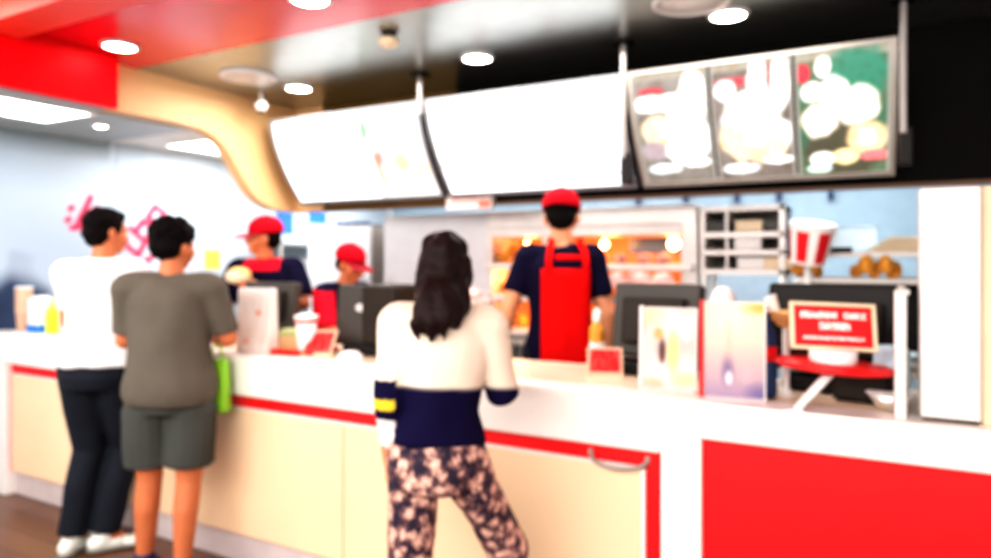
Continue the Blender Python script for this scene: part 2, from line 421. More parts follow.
def scr2(s, t):
    c = W
    for cx, cy, rx, ry, col in ((.05,.72,.03,.10,(.65,.86,.80)),(.05,.30,.09,.10,(.85,.78,.72)),(.06,.14,.08,.10,(.66,.80,.88)),(.16,.55,.03,.025,(.5,.52,.55)),(.21,.56,.02,.025,(.55,.56,.6)),(.28,.30,.05,.03,(.55,.62,.72)),(.20,.28,.02,.03,(.6,.62,.7)),(.30,.95,.06,.05,(1,.55,.5)),(.68,.97,.05,.04,(1,.5,.5)),(.80,.80,.02,.025,(1,.35,.3)),(.88,.58,.035,.12,(1.1,.95,.62)),(.92,.13,.05,.03,(1,.65,.55)),(.78,.53,.015,.015,(1,.9,.5))):
        c = mix(c, col, .9 * blob((s, t), (cx, cy), (rx, ry), .6))
    return c
def food(bg1, bg2, items, seed):
    def f(s, t):
        n = noise.noise(V((s * 4 + seed, t * 5, seed))) * .5 + .5
        c = mix(bg1, bg2, n * 1.3 - .15)
        if t > .93: c = mix(c, (.50,.44,.36), .8)
        for cx, cy, rx, ry, col in items:
            k = noise.noise(V((s * 9, t * 9, seed + cx * 7))) * .18
            c = mix(c, col, blob((s, t), (cx, cy), (rx * (1+k), ry * (1+k)), .3))
        n2 = noise.noise(V((s * 13, t * 15, seed + 4)))
        c = tuple(q * (1 - .30 * max(0, n2) * k2) for q, k2 in zip(c, (.5, 1, 1.7)))
        if min(s, 1 - s) < .035: c = mix(c, (.46,.42,.38), .8)
        return c
    return f
HW = (1.5,1.48,1.42); HC = (1.15,.90,.62); RD = (.70,.09,.12)
scr3a = food((.20,.17,.14), (.40,.36,.33), [(.25,.83,.20,.05,RD),(.20,.72,.22,.09,HW),(.50,.72,.35,.09,HW),(.80,.72,.20,.30,HW),(.72,.60,.25,.25,HW),(.28,.47,.24,.17,HC),(.60,.50,.22,.18,HW),(.78,.38,.25,.20,HW),(.60,.28,.30,.12,HW),(.32,.13,.26,.055,(1.1,1.2,1.3)),(.78,.17,.22,.05,HW),(.20,.30,.2,.1,(.52,.42,.45))], 1)
scr3b = food((.18,.15,.13), (.36,.30,.27), [(.30,.83,.30,.05,RD),(.18,.76,.16,.10,HW),(.60,.82,.16,.20,HW),(.86,.78,.13,.25,HW),(.50,.62,.35,.15,HW),(.50,.45,.42,.24,HW),(.24,.36,.20,.14,HC),(.35,.26,.2,.12,HC),(.80,.36,.2,.16,HW),(.55,.20,.14,.09,(1.0,.72,.5)),(.76,.26,.18,.10,HC),(.30,.09,.28,.05,(1.2,1.25,1.3)),(.80,.15,.22,.04,HW),(.71,.86,.025,.16,(.45,.05,.05))], 5)
scr3c = food((.05,.20,.12), (.22,.24,.15), [(.66,.78,.36,.28,(.07,.30,.20)),(.50,.20,.5,.3,(.13,.12,.08)),(.09,.83,.09,.10,(.8,.06,.09)),(.30,.87,.10,.10,HW),(.18,.68,.14,.09,HW),(.40,.66,.20,.14,HW),(.26,.44,.23,.15,(1.7,1.5,1.25)),(.66,.54,.26,.17,(1.7,1.55,1.3)),(.76,.28,.24,.15,(1.25,.88,.50)),(.76,.28,.12,.08,(1.4,1.15,.9)),(.28,.13,.16,.07,HW),(.24,.05,.16,.035,(1.0,1.3,1.2)),(.53,.14,.16,.07,(1.4,1.05,.55)),(.83,.14,.18,.05,(1.1,.28,.30))], 9)
brd = mat('menu_frame_pale', (.34,.31,.28), .4, emit=.06, emitcol=(.55,.5,.45))  # faint emission lifts the frame's tone; the frame itself is unlit
brd2 = mat('menu_frame_dark', (.25,.26,.28), .4)
board(-3.63, -2.375, 'leftmost lit menu board, white with food picture at its right', [(0, .62, scr1a, M['menu'], brd2), (.63, 1, scr1b, M['menu'], brd2)])
board(-2.335, -1.105, 'middle lit menu board, almost entirely white', [(0, 1, scr2, M['menu'], brd2)])
board(-1.075, .125, 'rightmost lit menu board with three darker food pictures side by side', [(0, .325, scr3a, M['menudim'], brd), (.335, .655, scr3b, M['menudim'], brd), (.665, 1, scr3c, M['menudim'], brd)])
for i, (x, zb, lab) in enumerate(((-2.355, 2.30, 'thin metal hanger between left and middle menu boards'), (-1.09, 1.95, 'metal hanger between middle and three-picture menu boards'), (.145, 1.97, 'metal hanger at right end of the three-picture menu board'))):
    t = thing('hanger_rod', lab, 'rod', (x, 3.385, zb), 0, 'hanger rods of the menu boards')
    bx('rod', (-.014, .014, -.014, .014, 0, ZC - zb - .012), M['rodm'], t, bevel=.006)
    bx('ceiling_plate', (-.045, .045, -.045, .045, ZC - zb - .012, ZC - zb), M['blackp'], t)
    if i: bx('clamp', (-.015, .035, -.01, .07, -.13, .03), M['blackp'], t, bevel=.006)
# small white and red sticker sign under the fascia
def stk(s, t):
    c = (.92,.86,.82)
    if .1 < s < .92 and (abs(t-.72) < .10 or abs(t-.42) < .08) and noise.noise(V((s*38, round(t*3), 1))) > -.1: c = (.80,.22,.18)
    if s > .74 and t < .55: c = (.80,.25,.18)
    return c
t = thing('small_sign', 'small white sign with red print under the middle menu board', 'sign', (-2.24, YF - .07, 1.775))
painted('print', lambda s, u: (-.16 + .33 * s, -.006, -.015 + .09 * u), stk, 60, 18, M['vc'], t)
bx('backing', (-.165, .175, -.004, .055, -.02, .08), M['whitep'], t)

# ------------------------------------------------------------------ service counter
ct = thing('countertop', 'long white countertop with a cream working surface along the counter', 'countertop', (-2.0, CF, .8))
def cb(name, x0, x1, y0, y1, z0, z1, m, par, bevel=.006):
    o = par.location; return bx(name, (x0-o.x, x1-o.x, y0-o.y, y1-o.y, z0-o.z, z1-o.z), m, par, bevel)
XLc = XL + .01
cb('front_edge', XLc, -.585, CF, CF + .10, .80, .975, M['whitetop'], ct, .012)
cb('front_edge', -.585, 2.6, CF, CF + .10, .865, .975, M['whitetop'], ct, .012)
cb('top_slab', XLc, 2.6, CF + .09, 2.80, .93, .978, M['worktop'], ct)
cb('edge_cap', XLc, 2.6, CF + .005, CF + .13, .972, .982, M['whitetop'], ct, .004)
base = thing('counter_base', 'beige panelled counter front with red border and pale plinth', 'counter', (-2.6, CF, 0))
cb('carcass', XLc, -.585, CF + .06, 2.72, .10, .80, M['white'], base)
cb('red_border', -4.57, -.585, CF + .035, CF + .06, .14, .799, M['red'], base, .002)
for a, b in ((-4.535, -3.24), (-3.235, -1.94), (-1.935, -.655)):
    cb('front_panel', a, b, CF + .018, CF + .036, .15, .735, M['beige'], base, .004)
cb('panel_trim', -.655, -.640, CF + .016, CF + .036, .15, .745, M['white'], base, .003)
cb('panel_trim', -4.535, -.640, CF + .016, CF + .036, .735, .745, M['white'], base, .003)
cb('plinth', XLc, -.585, CF + .05, 2.70, 0, .14, M['plinth'], base)
cb('post', -.585, -.455, CF + .002, 2.30, 0, .8645, M['whitetop'], base, .006)
cb('post', -4.72, -4.57, CF + .002, 2.30, 0, .799, M['whitetop'], base, .006)
rb = thing('counter_base', 'wide bright red counter front panel at the right end', 'counter', (.9, CF, 0))
cb('carcass', -.455, 2.6, CF + .06, 2.72, .10, .86, M['white'], rb)
cb('front_panel', -.455, 2.6, CF + .03, CF + .06, .12, .866, M['red'], rb, .002)
cb('plinth', -.455, 2.6, CF + .05, 2.70, 0, .12, M['plinth'], rb)
# curved bag hook under the edge
t = thing('bag_hook', 'curved pale metal bag hook under the countertop beside the white post', 'hook', (-.735, CF, .78))
bm = bmesh.new(); pts = [(.10 * math.cos(a), -.005 - .045 * math.sin(a), -.015 - .028 * math.sin(a)) for a in [PI * i / 14 for i in range(15)]]
pts = [(p[0], p[1] + .04, p[2]) for p in pts]
tube(bm, pts, [.008] * 15, 10); build('loop', bm, M['taupe'], t, smooth=True)
bx('bracket', (-.108, -.092, .024, .036, -.02, .0), M['taupe'], t, .002); bx('bracket', (.092, .108, .024, .036, -.02, .0), M['taupe'], t, .002)

# ------------------------------------------------------------------ things on the counter
ZT = .9785
def terminal(x, y, rz, lab, w=.34, h=.30, oval=False, dark='greyp'):
    t = thing('cash_register', lab, 'cash register', (x, y, ZT), rz, 'dark point of sale terminals on the counter')
    bx('base', (-.15, .15, -.10, .14, 0, .05), M['blackp'], t, .012)
    bx('stand', (-.055, .055, -.02, .05, .045, .16), M[dark], t, .01)
    mt = Matrix.Translation((0, 0, .06)) @ Matrix.Rotation(R(-8), 4, 'X')
    bm = bmesh.new(); box(bm, -w/2, w/2, -.02, .05, 0, h, mt); build('monitor', bm, M[dark], t, bevel=.012)
    bm = bmesh.new(); box(bm, -w/2+.015, w/2-.015, .0505, .053, .02, h-.02, mt); build('screen', bm, M['navyp'], t)
    bm = bmesh.new(); box(bm, -w*.36, w*.36, -.06, -.018, .05, h*.8, mt); hs = build('rear_housing', bm, M['brownp'], t, bevel=.014)
    if oval: lt('badge', [(.001, 0), (.034, 0), (.034, .004), (.001, .004)], M['whitep'], hs, Matrix.Translation((w*.12, -.058, .20)) @ Matrix.Rotation(R(90), 4, 'X') @ Matrix.Scale(.62, 4, (0,1,0)))
    return t
# terminal beside the woman: box-shaped, corner towards the customers
t = thing('cash_register', 'bulky dark register with white oval badge left of the woman', 'cash register', (-2.12, 2.60, ZT), R(0))
rm = Matrix.Rotation(R(-28), 4, 'Z')
bx('base', (-.10, .20, -.07, .16, 0, .05), M['blackp'], t, .01)
tt_ = Matrix.Translation((-.10, .03, .03)) @ Matrix.Rotation(R(4), 4, 'Z') @ Matrix.Rotation(R(-5), 4, 'X')
bm = bmesh.new(); box(bm, -.10, .09, -.03, .02, 0, .30, tt_); build('monitor', bm, M['greyp'], t, bevel=.012)
bm = bmesh.new(); box(bm, -.085, .075, .021, .024, .02, .28, tt_); build('screen', bm, M['navyp'], t)
lt('badge', [(.001, 0), (.030, 0), (.030, .004), (.001, .004)], M['whitep'], t, tt_ @ Matrix.Translation((.045, -.031, .185)) @ Matrix.Rotation(R(90), 4, 'X') @ Matrix.Scale(.65, 4, (0,1,0)))
bx('printer_housing', (.0, .20, -.05, .14, .04, .335), M['brownp'], t, .02)
terminal(-2.92, 2.72, R(8), 'dark register in front of the capped cashier facing left', .34, .27)
terminal(-.74, 2.70, R(-4), 'dark grey register behind the left picture stand', .36, .30)
t4 = terminal(-.10, 2.66, R(-8), 'black register behind the red promotional sign', .44, .31, dark='blackp')
t = thing('receipt_printer', 'low black receipt printer under the red disc stand', 'printer', (.0, 2.50, ZT), R(-10))
bx('body', (-.09, .09, -.06, .08, 0, .10), M['brownp'], t, .02); bx('paper_slot', (-.05, .05, -.02, .0, .10, .104), M['whitep'], t, .001)

def sign_stand(x, y, rz, lab, w=.13, h=.10):
    t = thing('price_card', lab, 'sign', (x, y, ZT), rz, 'small slanted red signs on the counter')
    mt = Matrix.Translation((0, 0, .006)) @ Matrix.Rotation(R(-38), 4, 'X')
    bm = bmesh.new(); box(bm, -w/2, w/2, -.003, .003, 0, h*1.25, mt); build('holder', bm, M['cream'], t, bevel=.002)
    def f(s, u):
        if min(s, 1-s) < .06 or min(u, 1-u) < .08: return (.85,.45,.35)
        if noise.noise(V((s*14, round(u*5)*2.3, x))) > .22 and abs(u*5 % 1 - .5) < .3: return (.80,.30,.26)
        return (.74,.015,.02)
    painted('card', lambda s, u: mt @ V((-w/2+.004 + (w-.008)*s, -.0045, .004 + (h*1.25-.008)*u)), f, 40, 30, M['vc'], t)
    bx('foot', (-w/2, w/2, -.012, .09, 0, .006), M['cream'], t, .001)
sign_stand(-2.26, 2.40, R(18), 'slanted red card beside the register with oval badge', .15, .11)
sign_stand(-.885, 2.52, R(20), 'slanted red card left of the picture stands', .14, .10)

# two upright acrylic stands with pictures
def picA(s, t):
    c = mix((.86,.80,.78), (.66,.60,.58), noise.noise(V((s*3,t*3,1)))*.8+.4)
    c = mix(c, (.95,.75,.52), .7*blob((s,t),(.1,.9),(.5,.2),.8))
    c = mix(c, (.92,.55,.25), .9*blob((s,t),(.30,.68),(.12,.10),.5)); c = mix(c, (.18,.06,.05), .9*blob((s,t),(.37,.46),(.09,.20),.5))
    c = mix(c, (.98,.85,.42), .9*blob((s,t),(.58,.45),(.14,.32),.5)); c = mix(c, (.96,.94,.92), .9*blob((s,t),(.84,.72),(.1,.15),.6))
    c = mix(c, (.95,.93,.90), .8*blob((s,t),(.36,.20),(.13,.12),.6)); c = mix(c, (.95,.55,.38), .6*blob((s,t),(.2,.06),(.3,.10),.6)); c = mix(c, (.95,.72,.45), .7*blob((s,t),(.8,.12),(.35,.12),.6))
    return c
def picB(s, t):
    c = mix((.50,.40,.52), (.96,.80,.66), t*1.3); c = mix(c, (.98,.90,.72), .8*blob((s,t),(.45,.85),(.4,.3),.9))
    c = mix(c, (.95,.55,.12), .8*blob((s,t),(.95,.95),(.4,.10),.8)); c = mix(c, (.90,.62,.55), .7*blob((s,t),(.42,.62),(.1,.3),.8))
    c = mix(c, (.30,.24,.42), .8*blob((s,t),(.40,.28),(.15,.22),.8)); c = mix(c, (.95,.92,.94), .9*blob((s,t),(.42,.20),(.08,.10),.7))
    c = mix(c, (.25,.22,.42), .7*blob((s,t),(.92,.05),(.3,.14),.8)); c = mix(c, (.92,.60,.62), .6*blob((s,t),(.72,.25),(.15,.12),.8))
    return c
def picture_stand(x, y, rz, w, h, f, lab, side, lean=4):
    t = thing('picture_stand', lab, 'sign', (x, y, ZT), rz, 'upright picture stands on the counter')
    mt = Matrix.Rotation(R(-lean), 4, 'X')
    painted('picture', lambda s, u: mt @ V((-w/2 + w*s, 0, .008 + (h-.008)*u)), lambda s, u: tuple(q ** 1.5 for q in f(s, u)), 50, 80, M['vc'], t)
    bm = bmesh.new(); box(bm, -w/2-.006, w/2+.006, .001, .006, .003, h+.004, mt); build('backing', bm, M['steelw'], t, bevel=.002)
    bm = bmesh.new(); box(bm, -w/2-.014, -w/2-.001, -.006, .014, .0, h+.008, mt); build('edge', bm, side, t, bevel=.002)
    bm = bmesh.new(); box(bm, w/2+.001, w/2+.006, -.004, .008, 0, h+.004, mt); build('edge', bm, M['steelw'], t, bevel=.001)
    bx('foot', (-w/2, w/2, -.03, .07, 0, .006), M['whitep'], t, .002)
picture_stand(-.60, 2.365, R(4), .18, .285, picA, 'left picture stand with drink photo in pale acrylic frame', M['steelw'])
picture_stand(-.375, 2.315, R(8), .185, .315, picB, 'right picture stand with hazy food photo and red left edge', M['redplastic'])
# paper cup with spoons peeking over the picture stands
t = thing('paper_cup', 'white paper cup with tilted lid behind the right picture stand', 'cup', (-.44, 2.50, ZT))
lt('cup_body', [(.03,0),(.033,.005),(.042,.30)], M['redplastic'], t); lt('lid', [(.045,.30),(.045,.315),(.03,.35),(.012,.36)], M['whitep'], t)
t = thing('drink_bottle', 'blue bottle with red label behind the right picture stand', 'bottle', (-.29, 2.42, ZT))
lt('bottle_body', [(.032,0),(.036,.01),(.036,.20),(.015,.26),(.015,.28)], M['navyp'], t); lt('bottle_label', [(.0375,.12),(.0375,.17)], M['redplastic'], t); lt('bottle_cap', [(.017,.28),(.017,.30)], M['whitep'], t)
t = thing('paper_tray', 'orange paper tray with white cone beside the right picture stand', 'tray', (-.235, 2.50, ZT))
lt('pedestal', [(.035,0),(.012,.02),(.012,.23)], M['whitep'], t); lt('tray', [(.025,.23),(.07,.275),(.075,.28)], M['bun'], t)
bm = bmesh.new(); tube(bm, [(-.02,0,.26),(-.05,-.01,.33)], [.008,.022]); build('cone', bm, M['whitep'], t)

# promotional stand: slanted leg, red disc, white puck, framed red sign
t = thing('promo_stand', 'red framed sign with white lettering on a red disc stand', 'sign', (-.185, 2.235, ZT))
tb('leg', [(0,0,0), (.10,.03,.125)], [(.017,.012),(.021,.014)], M['whitep'], t)
bx('foot', (-.025,.025,-.02,.03,0,.008), M['whitep'], t)
lt('disc', [(.12,.0),(.160,.008),(.165,.018),(.157,.026),(.05,.030),(.001,.030)], M['redplastic'], t, Matrix.Translation((.10,.07,.118)) @ Matrix.Rotation(R(3), 4, 'Y') @ Matrix.Scale(.75, 4, (0,1,0)), 40)
lt('puck', [(.055,0),(.066,.006),(.068,.042),(.058,.050),(.001,.050)], M['whitep'], t, Matrix.Translation((.10,.07,.136)))
mt = Matrix.Translation((.105,.065,.182)) @ Matrix.Rotation(R(20), 4, 'Z') @ Matrix.Rotation(R(2), 4, 'Y') @ Matrix.Rotation(R(-14), 4, 'X')
bm = bmesh.new(); box(bm, -.125,.125,0,.012,0,.012, mt); box(bm,-.125,.125,0,.012,.135,.147, mt); box(bm,-.125,-.112,0,.012,.012,.135, mt); box(bm,.112,.125,0,.012,.012,.135, mt)
build('sign_frame', bm, M['cream'], t, bevel=.002)
def promo(s, u):
    w = None
    for y, h, a, b, fr in ((.78,.085,.08,.93,34), (.50,.085,.32,.72,30), (.20,.045,.10,.90,60)):
        if abs(u-y) < h and a < s < b and not (y > .7 and .56 < s < .64): w = (y, fr)
    if w and (noise.noise(V((s*w[1], u*22, 2))) > -.18): return (.95,.88,.85)
    return (.72,.01,.015)
painted('sign_print', lambda s, u: mt @ V((-.112+.224*s, .004, .012+.123*u)), promo, 110, 60, M['vc'], t)
bm = bmesh.new(); box(bm,-.112,.112,.0045,.0095,.012,.135, mt); build('sign_back', bm, M['redplastic'], t)

# stack of pale blue lids and small boxes by the glass
t = thing('lid_stack', 'pale blue plastic lids stacked behind the red disc', 'lids', (.075, 2.52, ZT))
lt('lids', [(.05,0),(.055,.01),(.05,.02),(.055,.03),(.05,.04),(.055,.05),(.05,.17),(.04,.18)], M['bluel'], t)
t = thing('chrome_dish', 'low shiny dish on the counter beside the glass screen', 'dish', (.07, 2.40, ZT))
lt('bowl', [(.03,0),(.04,.004),(.065,.045),(.062,.046),(.001,.02)], M['steel'], t); lt('rim', [(.064,.044),(.068,.046),(.068,.05),(.064,.05)], M['whitep'], t)
# glass screen and its post
t = thing('glass_screen', 'small upright glass screen with thick pale metal post', 'glass screen', (.09, 2.27, ZT))
bx('post', (-.016,.016,-.012,.012,0,.37), M['steelw'], t, .006)
bx('pane', (.012,.018,.014,.36,.01,.355), M['glass'], t, .001)
bx('top_rail', (.006,.024,.0,.37,.355,.37), M['steelw'], t, .003); bx('rear_post', (.006,.026,.36,.385,0,.37), M['steelw'], t, .003)
# tall metal-faced divider box standing on the counter
t = thing('divider_panel', 'tall pale metal divider standing on the counter at far right', 'divider', (.21, 2.26, ZT))
bx('front_face', (-.072,.070,0,.10,.012,.66), M['steelw'], t, .006); bx('shadow_base', (-.066,.064,.006,.094,0,.012), M['brownp'], t, .001)  # dark brown base stands in for the shadow at the divider's foot
bx('side_board', (.074,.62,.03,.09,0,.66), M['cream'], t, .004)

# items left of the woman
t = thing('paper_bag', 'tall white paper food bag with red print in front of cashier', 'bag', (-2.60, 2.36, ZT), R(10))
def bag(s, u):
    c = mix((.88,.84,.80), (.74,.70,.66), noise.noise(V((s*6,u*3,0)))*.7+.2)
    if abs(s-.72) < .08 and abs(u-.66) < .04: c = (.85,.30,.22)
    if abs(s-.30) < .12 and abs(u-.18) < .05: c = (.85,.55,.48)
    return c
bm = bmesh.new(); vs = box(bm, -.085,.085,-.05,.05,0,.30)
for v in vs:
    if v.co.z > .1: v.co.x *= 1.12; v.co.y *= .55
build('bag_body', bm, mat('white_paper', (.84,.80,.76), .8, bump=.4, bscale=20), t, bevel=.006)
painted('bag_print', lambda s, u: (-.075*(1+.12*u)+.15*(1+.12*u)*s, -.0545 + .0225*u, .01+.28*u), bag, 40, 50, M['vc'], t)
bx('fold', (-.097,.097,-.022,.022,.285,.315), M['whitep'], t, .004)
t = thing('serving_tray', 'flat red serving tray on the counter left of the register', 'tray', (-2.42, 2.46, ZT), R(6))
bx('tray_base', (-.12,.14,-.09,.12,0,.008), M['redplastic'], t, .003)
bm = bmesh.new()
for d in ((-.12,-.112,-.09,.12),(.132,.14,-.09,.12),(-.112,.132,-.09,-.082),(-.112,.132,.112,.12)): box(bm, *d, .006, .022)
build('tray_rim', bm, M['redplastic'], t, bevel=.002)
t = thing('burger_box', 'brown and green food box standing on the red tray', 'box', (-2.49, 2.49, ZT + .009), R(12))
bx('box_body', (-.06,.05,-.045,.05,0,.075), M['kraft'], t, .006); bx('box_lid', (-.062,.052,-.047,.052,.06,.10), mat('green_card', (.42,.46,.22), .6), t, .012)
t = thing('drink_cup', 'white paper drink cup with red band on the red tray', 'cup', (-2.36, 2.44, ZT + .009))
lt('cup_body', [(.036,0),(.038,.004),(.052,.16)], M['whitep'], t); lt('cup_lid', [(.056,.158),(.058,.165),(.056,.178),(.02,.186),(.001,.187)], M['whitep'], t)
lt('red_band', [(.0515,.145),(.0540,.145),(.0545,.155),(.0520,.155)], M['redplastic'], t)
t = thing('white_dish', 'small white domed dish on the counter edge beside the woman', 'dish', (-1.97, 2.30, ZT + .002))
lt('dish_base', [(.05,0),(.062,.01),(.062,.014)], M['whitep'], t); lt('dome', [(.058,.014),(.054,.035),(.035,.052),(.001,.058)], M['whitep'], t)
# items at the far left end
t = thing('cup_stack', 'stack of pinkish beige paper cups at far left end', 'cups', (-4.68, 2.36, ZT))
def stackp(n):
    p = [(.036, 0)]
    for i in range(n): z = .12 + i * .022; p += [(.046, z), (.049, z + .003), (.047, z + .012)]
    return p
lt('cups', stackp(7), mat('pink_beige_card', (.78,.50,.36), .6), t); lt('top_rim', [(.05,.268),(.052,.274),(.05,.28)], M['whitep'], t)
t = thing('napkin_holder', 'white napkin dispenser with blue base at far left end', 'dispenser', (-4.50, 2.37, ZT))
bx('holder_body', (-.07,.06,-.05,.05,.045,.21), M['whitep'], t, .01); bx('holder_base', (-.072,.062,-.052,.052,0,.045), M['blue'], t, .004); bx('napkins', (-.05,.04,-.03,.03,.2,.225), M['wallw'], t, .002)
t = thing('squeeze_bottle', 'yellow green squeeze bottle beside the white napkin dispenser', 'bottle', (-4.365, 2.36, ZT))
lt('bottle_body', [(.03,0),(.034,.01),(.034,.13),(.02,.16)], M['lime'], t); lt('nozzle', [(.018,.16),(.014,.17),(.004,.215)], M['yellow'], t)
# yellow notice on the left wall behind the cashier
t = thing('wall_notice', 'yellow paper notice on the pale wall behind the cashier', 'notice', (XL + .008, 3.90, 1.44))
bx('paper', (0,.004,-.07,.08,-.09,.07), M['yellow'], t, 0); bx('clip', (.0,.008,-.02,.03,.06,.08), M['cream'], t, .001)

# ------------------------------------------------------------------ kitchen
def on(par, name, d, m, bevel=.006):
    o = par.location; return bx(name, (d[0]-o.x, d[1]-o.x, d[2]-o.y, d[3]-o.y, d[4]-o.z, d[5]-o.z), m, par, bevel)
wt = thing('steel_worktable', 'long stainless kitchen worktable under the warmers', 'table', (-1.1, 4.5, 0))
on(wt, 'tabletop', (-2.385,.75,4.18,4.86,.84,.879), M['steel']); on(wt, 'undershelf', (-2.36,.7,4.25,4.8,.25,.28), M['steel'])
for x in (-2.35, -.85, .68):
    for y in (4.22, 4.80): on(wt, 'leg', (x-.02,x+.02,y-.02,y+.02,0,.84), M['steel'], .004)
# heated food display
hd = thing('food_warmer', 'wide stainless heated food display glowing orange behind the counter', 'food warmer', (-1.62, 4.4, .88))
x0, x1 = -2.36, -.89
on(hd, 'top_cover', (x0,x1,4.2,4.75,1.64,1.77), M['steelw'], .015)
on(hd, 'side_panel', (x0,x0+.05,4.2,4.75,.88,1.66), M['steelw']); on(hd, 'side_panel', (x1-.10,x1,4.2,4.75,.88,1.66), M['steelw'])
on(hd, 'divider', (-1.93,-1.90,4.22,4.74,.88,1.66), M['steelw'])
on(hd, 'back_panel', (x0+.04,x1-.08,4.72,4.75,.88,1.64), M['glowback'], 0)
for z, dx in ((1.36, .0), (.90, .0), (1.14, 0)):
    on(hd, 'shelf', (x0+.02,x1-.02,4.14 if z > 1.3 else 4.2,4.73,z,z+.045), M['steelw'], .008)
on(hd, 'lamp_hood', (x0+.05,x1-.10,4.2,4.5,1.585,1.645), M['steelw'])
on(hd, 'dark_rail', (-1.45,-1.08,4.62,4.66,1.47,1.58), mat('blue_grey_glass', (.08,.12,.22), .3), .004)
def bulb(x, y, z, lab, r=.032):
    t = thing('heat_lamp', lab, 'lamp', (x, y, z), 0, 'heat lamps in the food warmer')
    lt('bulb', [(.001,-r),(r*.7,-r*.7),(r,0),(r*.7,r*.7),(r*.4,r)], M['heat'], t); lt('socket', [(r*.5,r),(r*.5,r*1.8)], M['steel'], t)
bulb(-1.08, 4.40, 1.53, 'bright heat lamp at right end of the food warmer', .042)
bulb(-2.14, 4.40, 1.275, 'orange heat lamp glowing in the lower left bay of the food warmer', .03)
bulb(-1.55, 4.40, 1.53, 'heat lamp in the upper bay behind the worker', .03)
bulb(-2.14, 4.42, 1.54, 'heat lamp in the upper left bay of the food warmer', .022)
# food lying in the warmer, every piece its own thing
bmf = bmesh.new(); ell(bmf, (0,0,0), (.055,.04,.032), sub=3)
for v in bmf.verts: v.co *= 1 + .25 * noise.noise(v.co * 28)
fp = build('fried_chicken', bmf, M['fried'], smooth=True)
spots = [(-2.27+i*.085, 4.30+(i%2)*.06, 1.446) for i in range(4)] + [(-2.22+i*.09, 4.32, 1.503) for i in range(3)] + [(-2.26+i*.095, 4.34, 1.226) for i in range(4)] + [(-2.25+i*.1, 4.36, .986) for i in range(4)] + [(-1.78+i*.1, 4.28, .986) for i in range(7)]
for i, p in enumerate(spots):
    o = fp if i == 0 else fp.copy()
    if i: C.objects.link(o)
    o.location = p; o.rotation_euler = (.2*i, .1*i, i*1.1)
    tag(o, 'golden fried chicken piece on a shelf of the stainless food warmer', 'food', 'fried chicken pieces in the food warmer')
# wrapped burgers on the front ledge
lg = thing('pickup_shelf', 'pale slanted pickup shelf with wrapped food in front of warmer', 'shelf', (-1.25, 3.98, 1.26))
on(lg, 'shelf_board', (-1.62,-.93,3.80,4.13,1.265,1.29), M['steelw']); on(lg, 'front_lip', (-1.62,-.93,3.79,3.805,1.265,1.315), M['wrap'], .003)
for x in (-1.60, -.95): on(lg, 'bracket', (x-.01,x+.01,3.85,4.13,1.0,1.265), M['steel'], .003)
for x in (-1.60, -.95): on(lg, 'post', (x-.015,x+.015,4.08,4.11,0,1.265), M['steel'], .003)
bmb = bmesh.new(); ell(bmb, (0,0,0), (.06,.05,.035)); wb = build('wrapped_burger', bmb, M['wrap'], smooth=True)
for i, (x, y, z) in enumerate([(-1.55,3.9,1.325),(-1.42,3.93,1.325),(-1.29,3.9,1.325),(-1.15,3.93,1.325),(-1.02,3.9,1.325),(-1.48,4.02,1.33),(-1.22,4.04,1.33),(-1.55,4.32,1.44),(-1.40,4.30,1.44),(-1.25,4.32,1.44),(-1.12,4.30,1.44)]):
    o = wb if i == 0 else wb.copy()
    if i: C.objects.link(o)
    o.location = (x, y, z); o.rotation_euler = (0, 0, i)
    tag(o, 'pink wrapped burger on the shelves right of the capped worker', 'food', 'wrapped burgers on the pickup shelves')
t = thing('fries_carton', 'orange carton of fries standing right of the worker in apron', 'food', (-1.50, 3.84, 1.292))
bx('carton', (-.05,.05,-.025,.025,0,.09), M['whitep'], t, .006)
bm = bmesh.new()
for i in range(14): x = -.04+.0062*i; box(bm, x-.004, x+.004, -.012+.008*(i%3), -.004+.008*(i%3), .05, .12+.02*math.sin(i*2.1))
build('fries', bm, M['fried'], t)
# sauce bottles behind the worker, standing on the counter rear
for x, y, lab in ((-.99, 2.72, 'orange topped white sauce bottle on the counter beside red apron'),):
    t = thing('sauce_bottle', lab, 'bottle', (x, y, ZT))
    lt('bottle_body', [(.028,0),(.032,.01),(.032,.11)], M['whitep'], t); lt('bottle_shoulder', [(.032,.11),(.033,.13),(.03,.17),(.018,.19)], M['fried'], t); lt('bottle_cap', [(.014,.19),(.018,.20),(.018,.235),(.006,.25)], M['whitep'], t)
# pigeonhole rack
rk = thing('holding_rack', 'pale steel cabinet of open pigeonholes beside the striped bucket', 'rack', (-.64, 4.4, .88))
X0, X1 = -.875, -.40
on(rk, 'side_panel', (X0,X0+.03,4.2,4.6,1.34,1.75), M['steelw'], .004); on(rk, 'side_panel', (X1-.03,X1,4.2,4.6,1.34,1.75), mat('dark_grey_side', (.12,.12,.13), .5), .004)
on(rk, 'front_upright', (X1-.032,X1+.002,4.19,4.21,1.34,1.75), M['steelw'], .003)
for z in (1.34, 1.455, 1.56, 1.715): on(rk, 'shelf', (X0,X1,4.19,4.6,z,z+.035), M['steelw'], .005)
on(rk, 'back_panel', (X0+.03,X1-.03,4.57,4.59,1.37,1.72), mat('grey_back', (.30,.28,.26), .5), 0)
for x in (X0+.02, X1-.02):
    for y in (4.22, 4.56): on(rk, 'leg', (x-.012,x+.012,y-.012,y+.012,.88,1.34), M['steel'], .003)
for x in (-.72,): on(rk, 'divider', (x-.008,x+.008,4.2,4.57,1.37,1.72), M['steelw'], .002)
